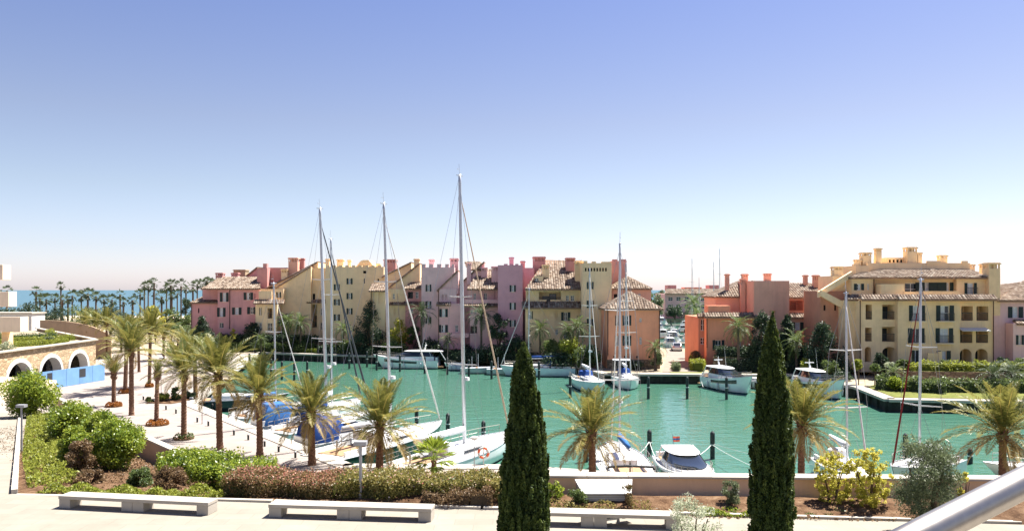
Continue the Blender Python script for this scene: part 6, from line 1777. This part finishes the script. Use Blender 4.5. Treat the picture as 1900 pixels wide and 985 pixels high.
fb('shrub', 'dark shrub at the base of the mauve tower', 905, 640, 70, 122, 'leaf_dark', nl=2200)
fb('shrub', 'dark shrub below the pink gable house', 862, 640, 50, 126, 'leaf_dark', nl=1800)
fb('shrub', 'shaded shrub below the pale pink tower', 800, 628, 60, 129, 'leaf_dark', nl=2000)
fb('shrub', 'shaded shrub below the yellow gable house', 735, 630, 60, 132, 'leaf_mid', nl=2000)
fb('shrub', 'shaded shrub below the tall yellow tower', 640, 632, 66, 137, 'leaf_mid', nl=2000)
fb('shrub', 'climbing dark shrub on the long gable wall', 530, 575, 30, 144.5, 'leaf_dark', nl=1500)
fb('shrub', 'low shrub at the wall by the long gable house', 552, 630, 60, 140.5, 'leaf_mid', nl=1800)
fb('shrub', 'dark shrub between rose house windows', 468, 594, 36, 143.5, 'leaf_dark', z=2.9, nl=1400)
fb('shrub', 'tiny clipped yellow bush on the rose house terrace', 433, 606, 13, 143.5, 'leaf_yellow', z=2.9, nl=300, size=.25)
hedge('hedge', 'upper clipped dark hedge on the rose house terrace', (-52.5, 145.2), (-34, 141.2), 1.4, 1.1, 2.9, 'leaf_dark', 3200, .3)
hedge('hedge', 'lower clipped green hedge in front of the rose terrace', (-51.0, 143.6), (-34, 139.9), 1.5, 1.5, 1.2, 'leaf_mid', 3600, .3)
hedge('hedge', 'low dark hedge in front of the tall yellow tower', (-33, 137.8), (-20, 133.3), 1.4, 1.3, 1.2, 'leaf_dark', 2600, .3)
hedge('hedge', 'small round clipped hedge on the far lawn', (-36.5, 139.6), (-30.5, 137.5), 1.2, .7, 1.2, 'leaf_bright', 1300, .25)
hedge('hedge', 'low dark hedge under the mauve tower terrace', (-15, 126.8), (3, 119.9), 1.3, 1.4, 1.2, 'leaf_dark', 3200, .3)
hedge('hedge', 'yellow green hedge along the brick path', (25.4, 112), (28.6, 124), 1.5, 1.5, 1.2, 'leaf_lime', 2400, .24)
hedge('hedge', 'short bright hedge at the foot of the brick path', (24.7, 107.3), (25.2, 110.4), 1.6, 1.4, 1.2, 'leaf_lime', 1400, .24)
hedge('hedge', 'small pale shrub row in the middle of the brick path', (21.8, 107.0), (22.6, 112), .8, .9, 1.2, 'leaf_olive', 1100, .22)
hedge('hedge', 'dark hedge on the terracotta terrace', (27.6, 109.6), (39.5, 108.6), 1.4, 1.3, 3.0, 'leaf_dark', 2800, .28)
hedge('hedge', 'dark shrubs along the quay under the terracotta terrace', (28.5, 107.6), (39.5, 105.4), 1.6, 1.5, 1.2, 'leaf_dark', 2800, .28)
hedge('hedge', 'long clipped hedge on the lawn before the yellow block', (44.5, 86.0), (72, 83.6), 1.6, 1.35, 1.2, 'leaf_mid', 5200, .24, rough=.12)
hedge('hedge', 'yellow green shrub row on top of the stone terrace', (45.8, 93.6), (71, 91.2), 1.3, .95, 2.7, 'leaf_lime', 4200, .24, rough=.6)
hedge('hedge', 'rounded dark green shrub clump on the lawn tip', (39.9, 88.5), (45.5, 84.6), 1.9, 1.35, 1.2, 'leaf_mid', 2600, .24, rough=.5)
for lab, px, yt, w, D, m_, th in (('round headed small tree at the lawn tip', 1593, 666, 26, 92, 'leaf_lime', 1.8), ('second round headed small tree by the lawn tip', 1623, 674, 27, 91, 'leaf_mid', 1.7), ('pale small tree beside the two round headed trees', 1650, 672, 24, 92, 'leaf_silver', 1.5), ('rounded shrub by the white door of the yellow block', 1676, 668, 30, 94, 'leaf_mid', .3),
    ('upright green shrub at the front of the lawn', 1662, 700, 40, 86.5, 'leaf_bright', .2), ('dark rounded shrub before the ground floor arch', 1634, 652, 32, 98, 'leaf_dark', .3), ('grey green shrub on the terrace corner', 1755, 668, 26, 94, 'leaf_olive', .2), ('pale rounded shrub before the pink house', 1868, 674, 34, 92, 'leaf_silver', .2), ('green shrub mass at the pink house', 1892, 662, 44, 96, 'leaf_mid', .3),
    ('dark climbing shrub beside the pink house wall', 1860, 660, 30, 99, 'leaf_dark', .2), ('round green bush by the hedge end', 1895, 690, 46, 90, 'leaf_mid', .2), ('shrub under the broad conifer', 1540, 668, 40, 98, 'leaf_mid', .2), ('yellow tinged palm-like bush by the conifer', 1500, 664, 34, 101, 'leaf_lime', .3), ('dark bush at the quay by the conifer', 1560, 690, 50, 96.5, 'leaf_dark', .1),
    ('leafy shrub beside the pyramid roof house corner', 1218, 650, 26, 109, 'leaf_olive', .3), ('dark shrub against the pyramid roof house base', 1170, 668, 60, 109.4, 'leaf_dark', .0), ('leafy tree hiding the channel edge', 1283, 610, 30, 128, 'leaf_mid', 1.2), ('reddish shrub beside the brick path terrace', 1290, 648, 24, 112, 'leaf_brown', .1), ('green clump on the roof terrace of the terracotta house', 1392, 552, 14, 116, 'leaf_bright', .0)):
    fb('shrub' if th < 1 else 'tree', lab, px, yt, w, D, m_, z=(6.4 if 'roof terrace' in lab else 1.2 if D > 95 or px < 1500 else (2.7 if D > 91.9 and px > 1660 else 1.2)), th=th, nl=1300, size=.26)
# greenery on the coast side
for lab, px, yt, w, D, m_, nl in (('dark clipped tree belt behind the white flat building', 50, 558, 70, 190, 'leaf_dark', 2600), ('dark tree clump behind the tan wall', 100, 566, 60, 185, 'leaf_dark', 2200), ('mid green tree beyond the tan wall', 150, 566, 70, 190, 'leaf_mid', 2400), ('dark green tree under the shore palms', 205, 568, 70, 195, 'leaf_dark', 2400),
    ('low dark bush line by the shore', 15, 562, 50, 200, 'leaf_dark', 1800), ('bright lime tree standing before the sea', 288, 563, 36, 165, 'leaf_yellow', 1800), ('mid green tree next to the lime tree', 318, 564, 36, 168, 'leaf_mid', 1600), ('green tree close to the rose house corner', 338, 580, 44, 158, 'leaf_mid', 1800), ('tall dark tree clump behind the rose house', 350, 545, 40, 175, 'leaf_dark', 1800), ('grey leaved tree near the rose house path', 352, 606, 50, 141, 'leaf_olive', 1800),
    ('dark bushes at the basin head', 405, 648, 50, 133, 'leaf_dark', 1500), ('low bushes along the promenade end', 330, 646, 50, 134, 'leaf_mid', 1500), ('rounded bush at the head of the basin', 372, 650, 40, 128, 'leaf_mid', 1200), ('dry olive bush beyond the tan wall end', 240, 590, 50, 160, 'leaf_olive', 1500), ('dark bush in front of the shore palms', 256, 582, 40, 185, 'leaf_dark', 1200)):
    fb('tree', lab, px, yt, w, D, m_, z=1.1, nl=nl, size=.42, th=.6, ncl=24)
for lab, px, yt, w, D, m_ in (('grey green trees beside the far pink building and orange gable', 1219, 540, 34, 260, 'leaf_olive'), ('dark tree clump in front of the far pink building base', 1252, 566, 40, 296, 'leaf_dark'), ('tree mass at the end of the far pink building', 1348, 545, 30, 298, 'leaf_mid'), ('hazy green tree beyond the pink building', 1226, 534, 30, 330, 'leaf_mid'), ('tall grey green tree behind the pyramid roof house', 1208, 536, 30, 300, 'leaf_olive')):
    fb('tree', lab, px, yt, w, D, m_, z=1.2, nl=1500, size=.6, th=.6, ncl=24)
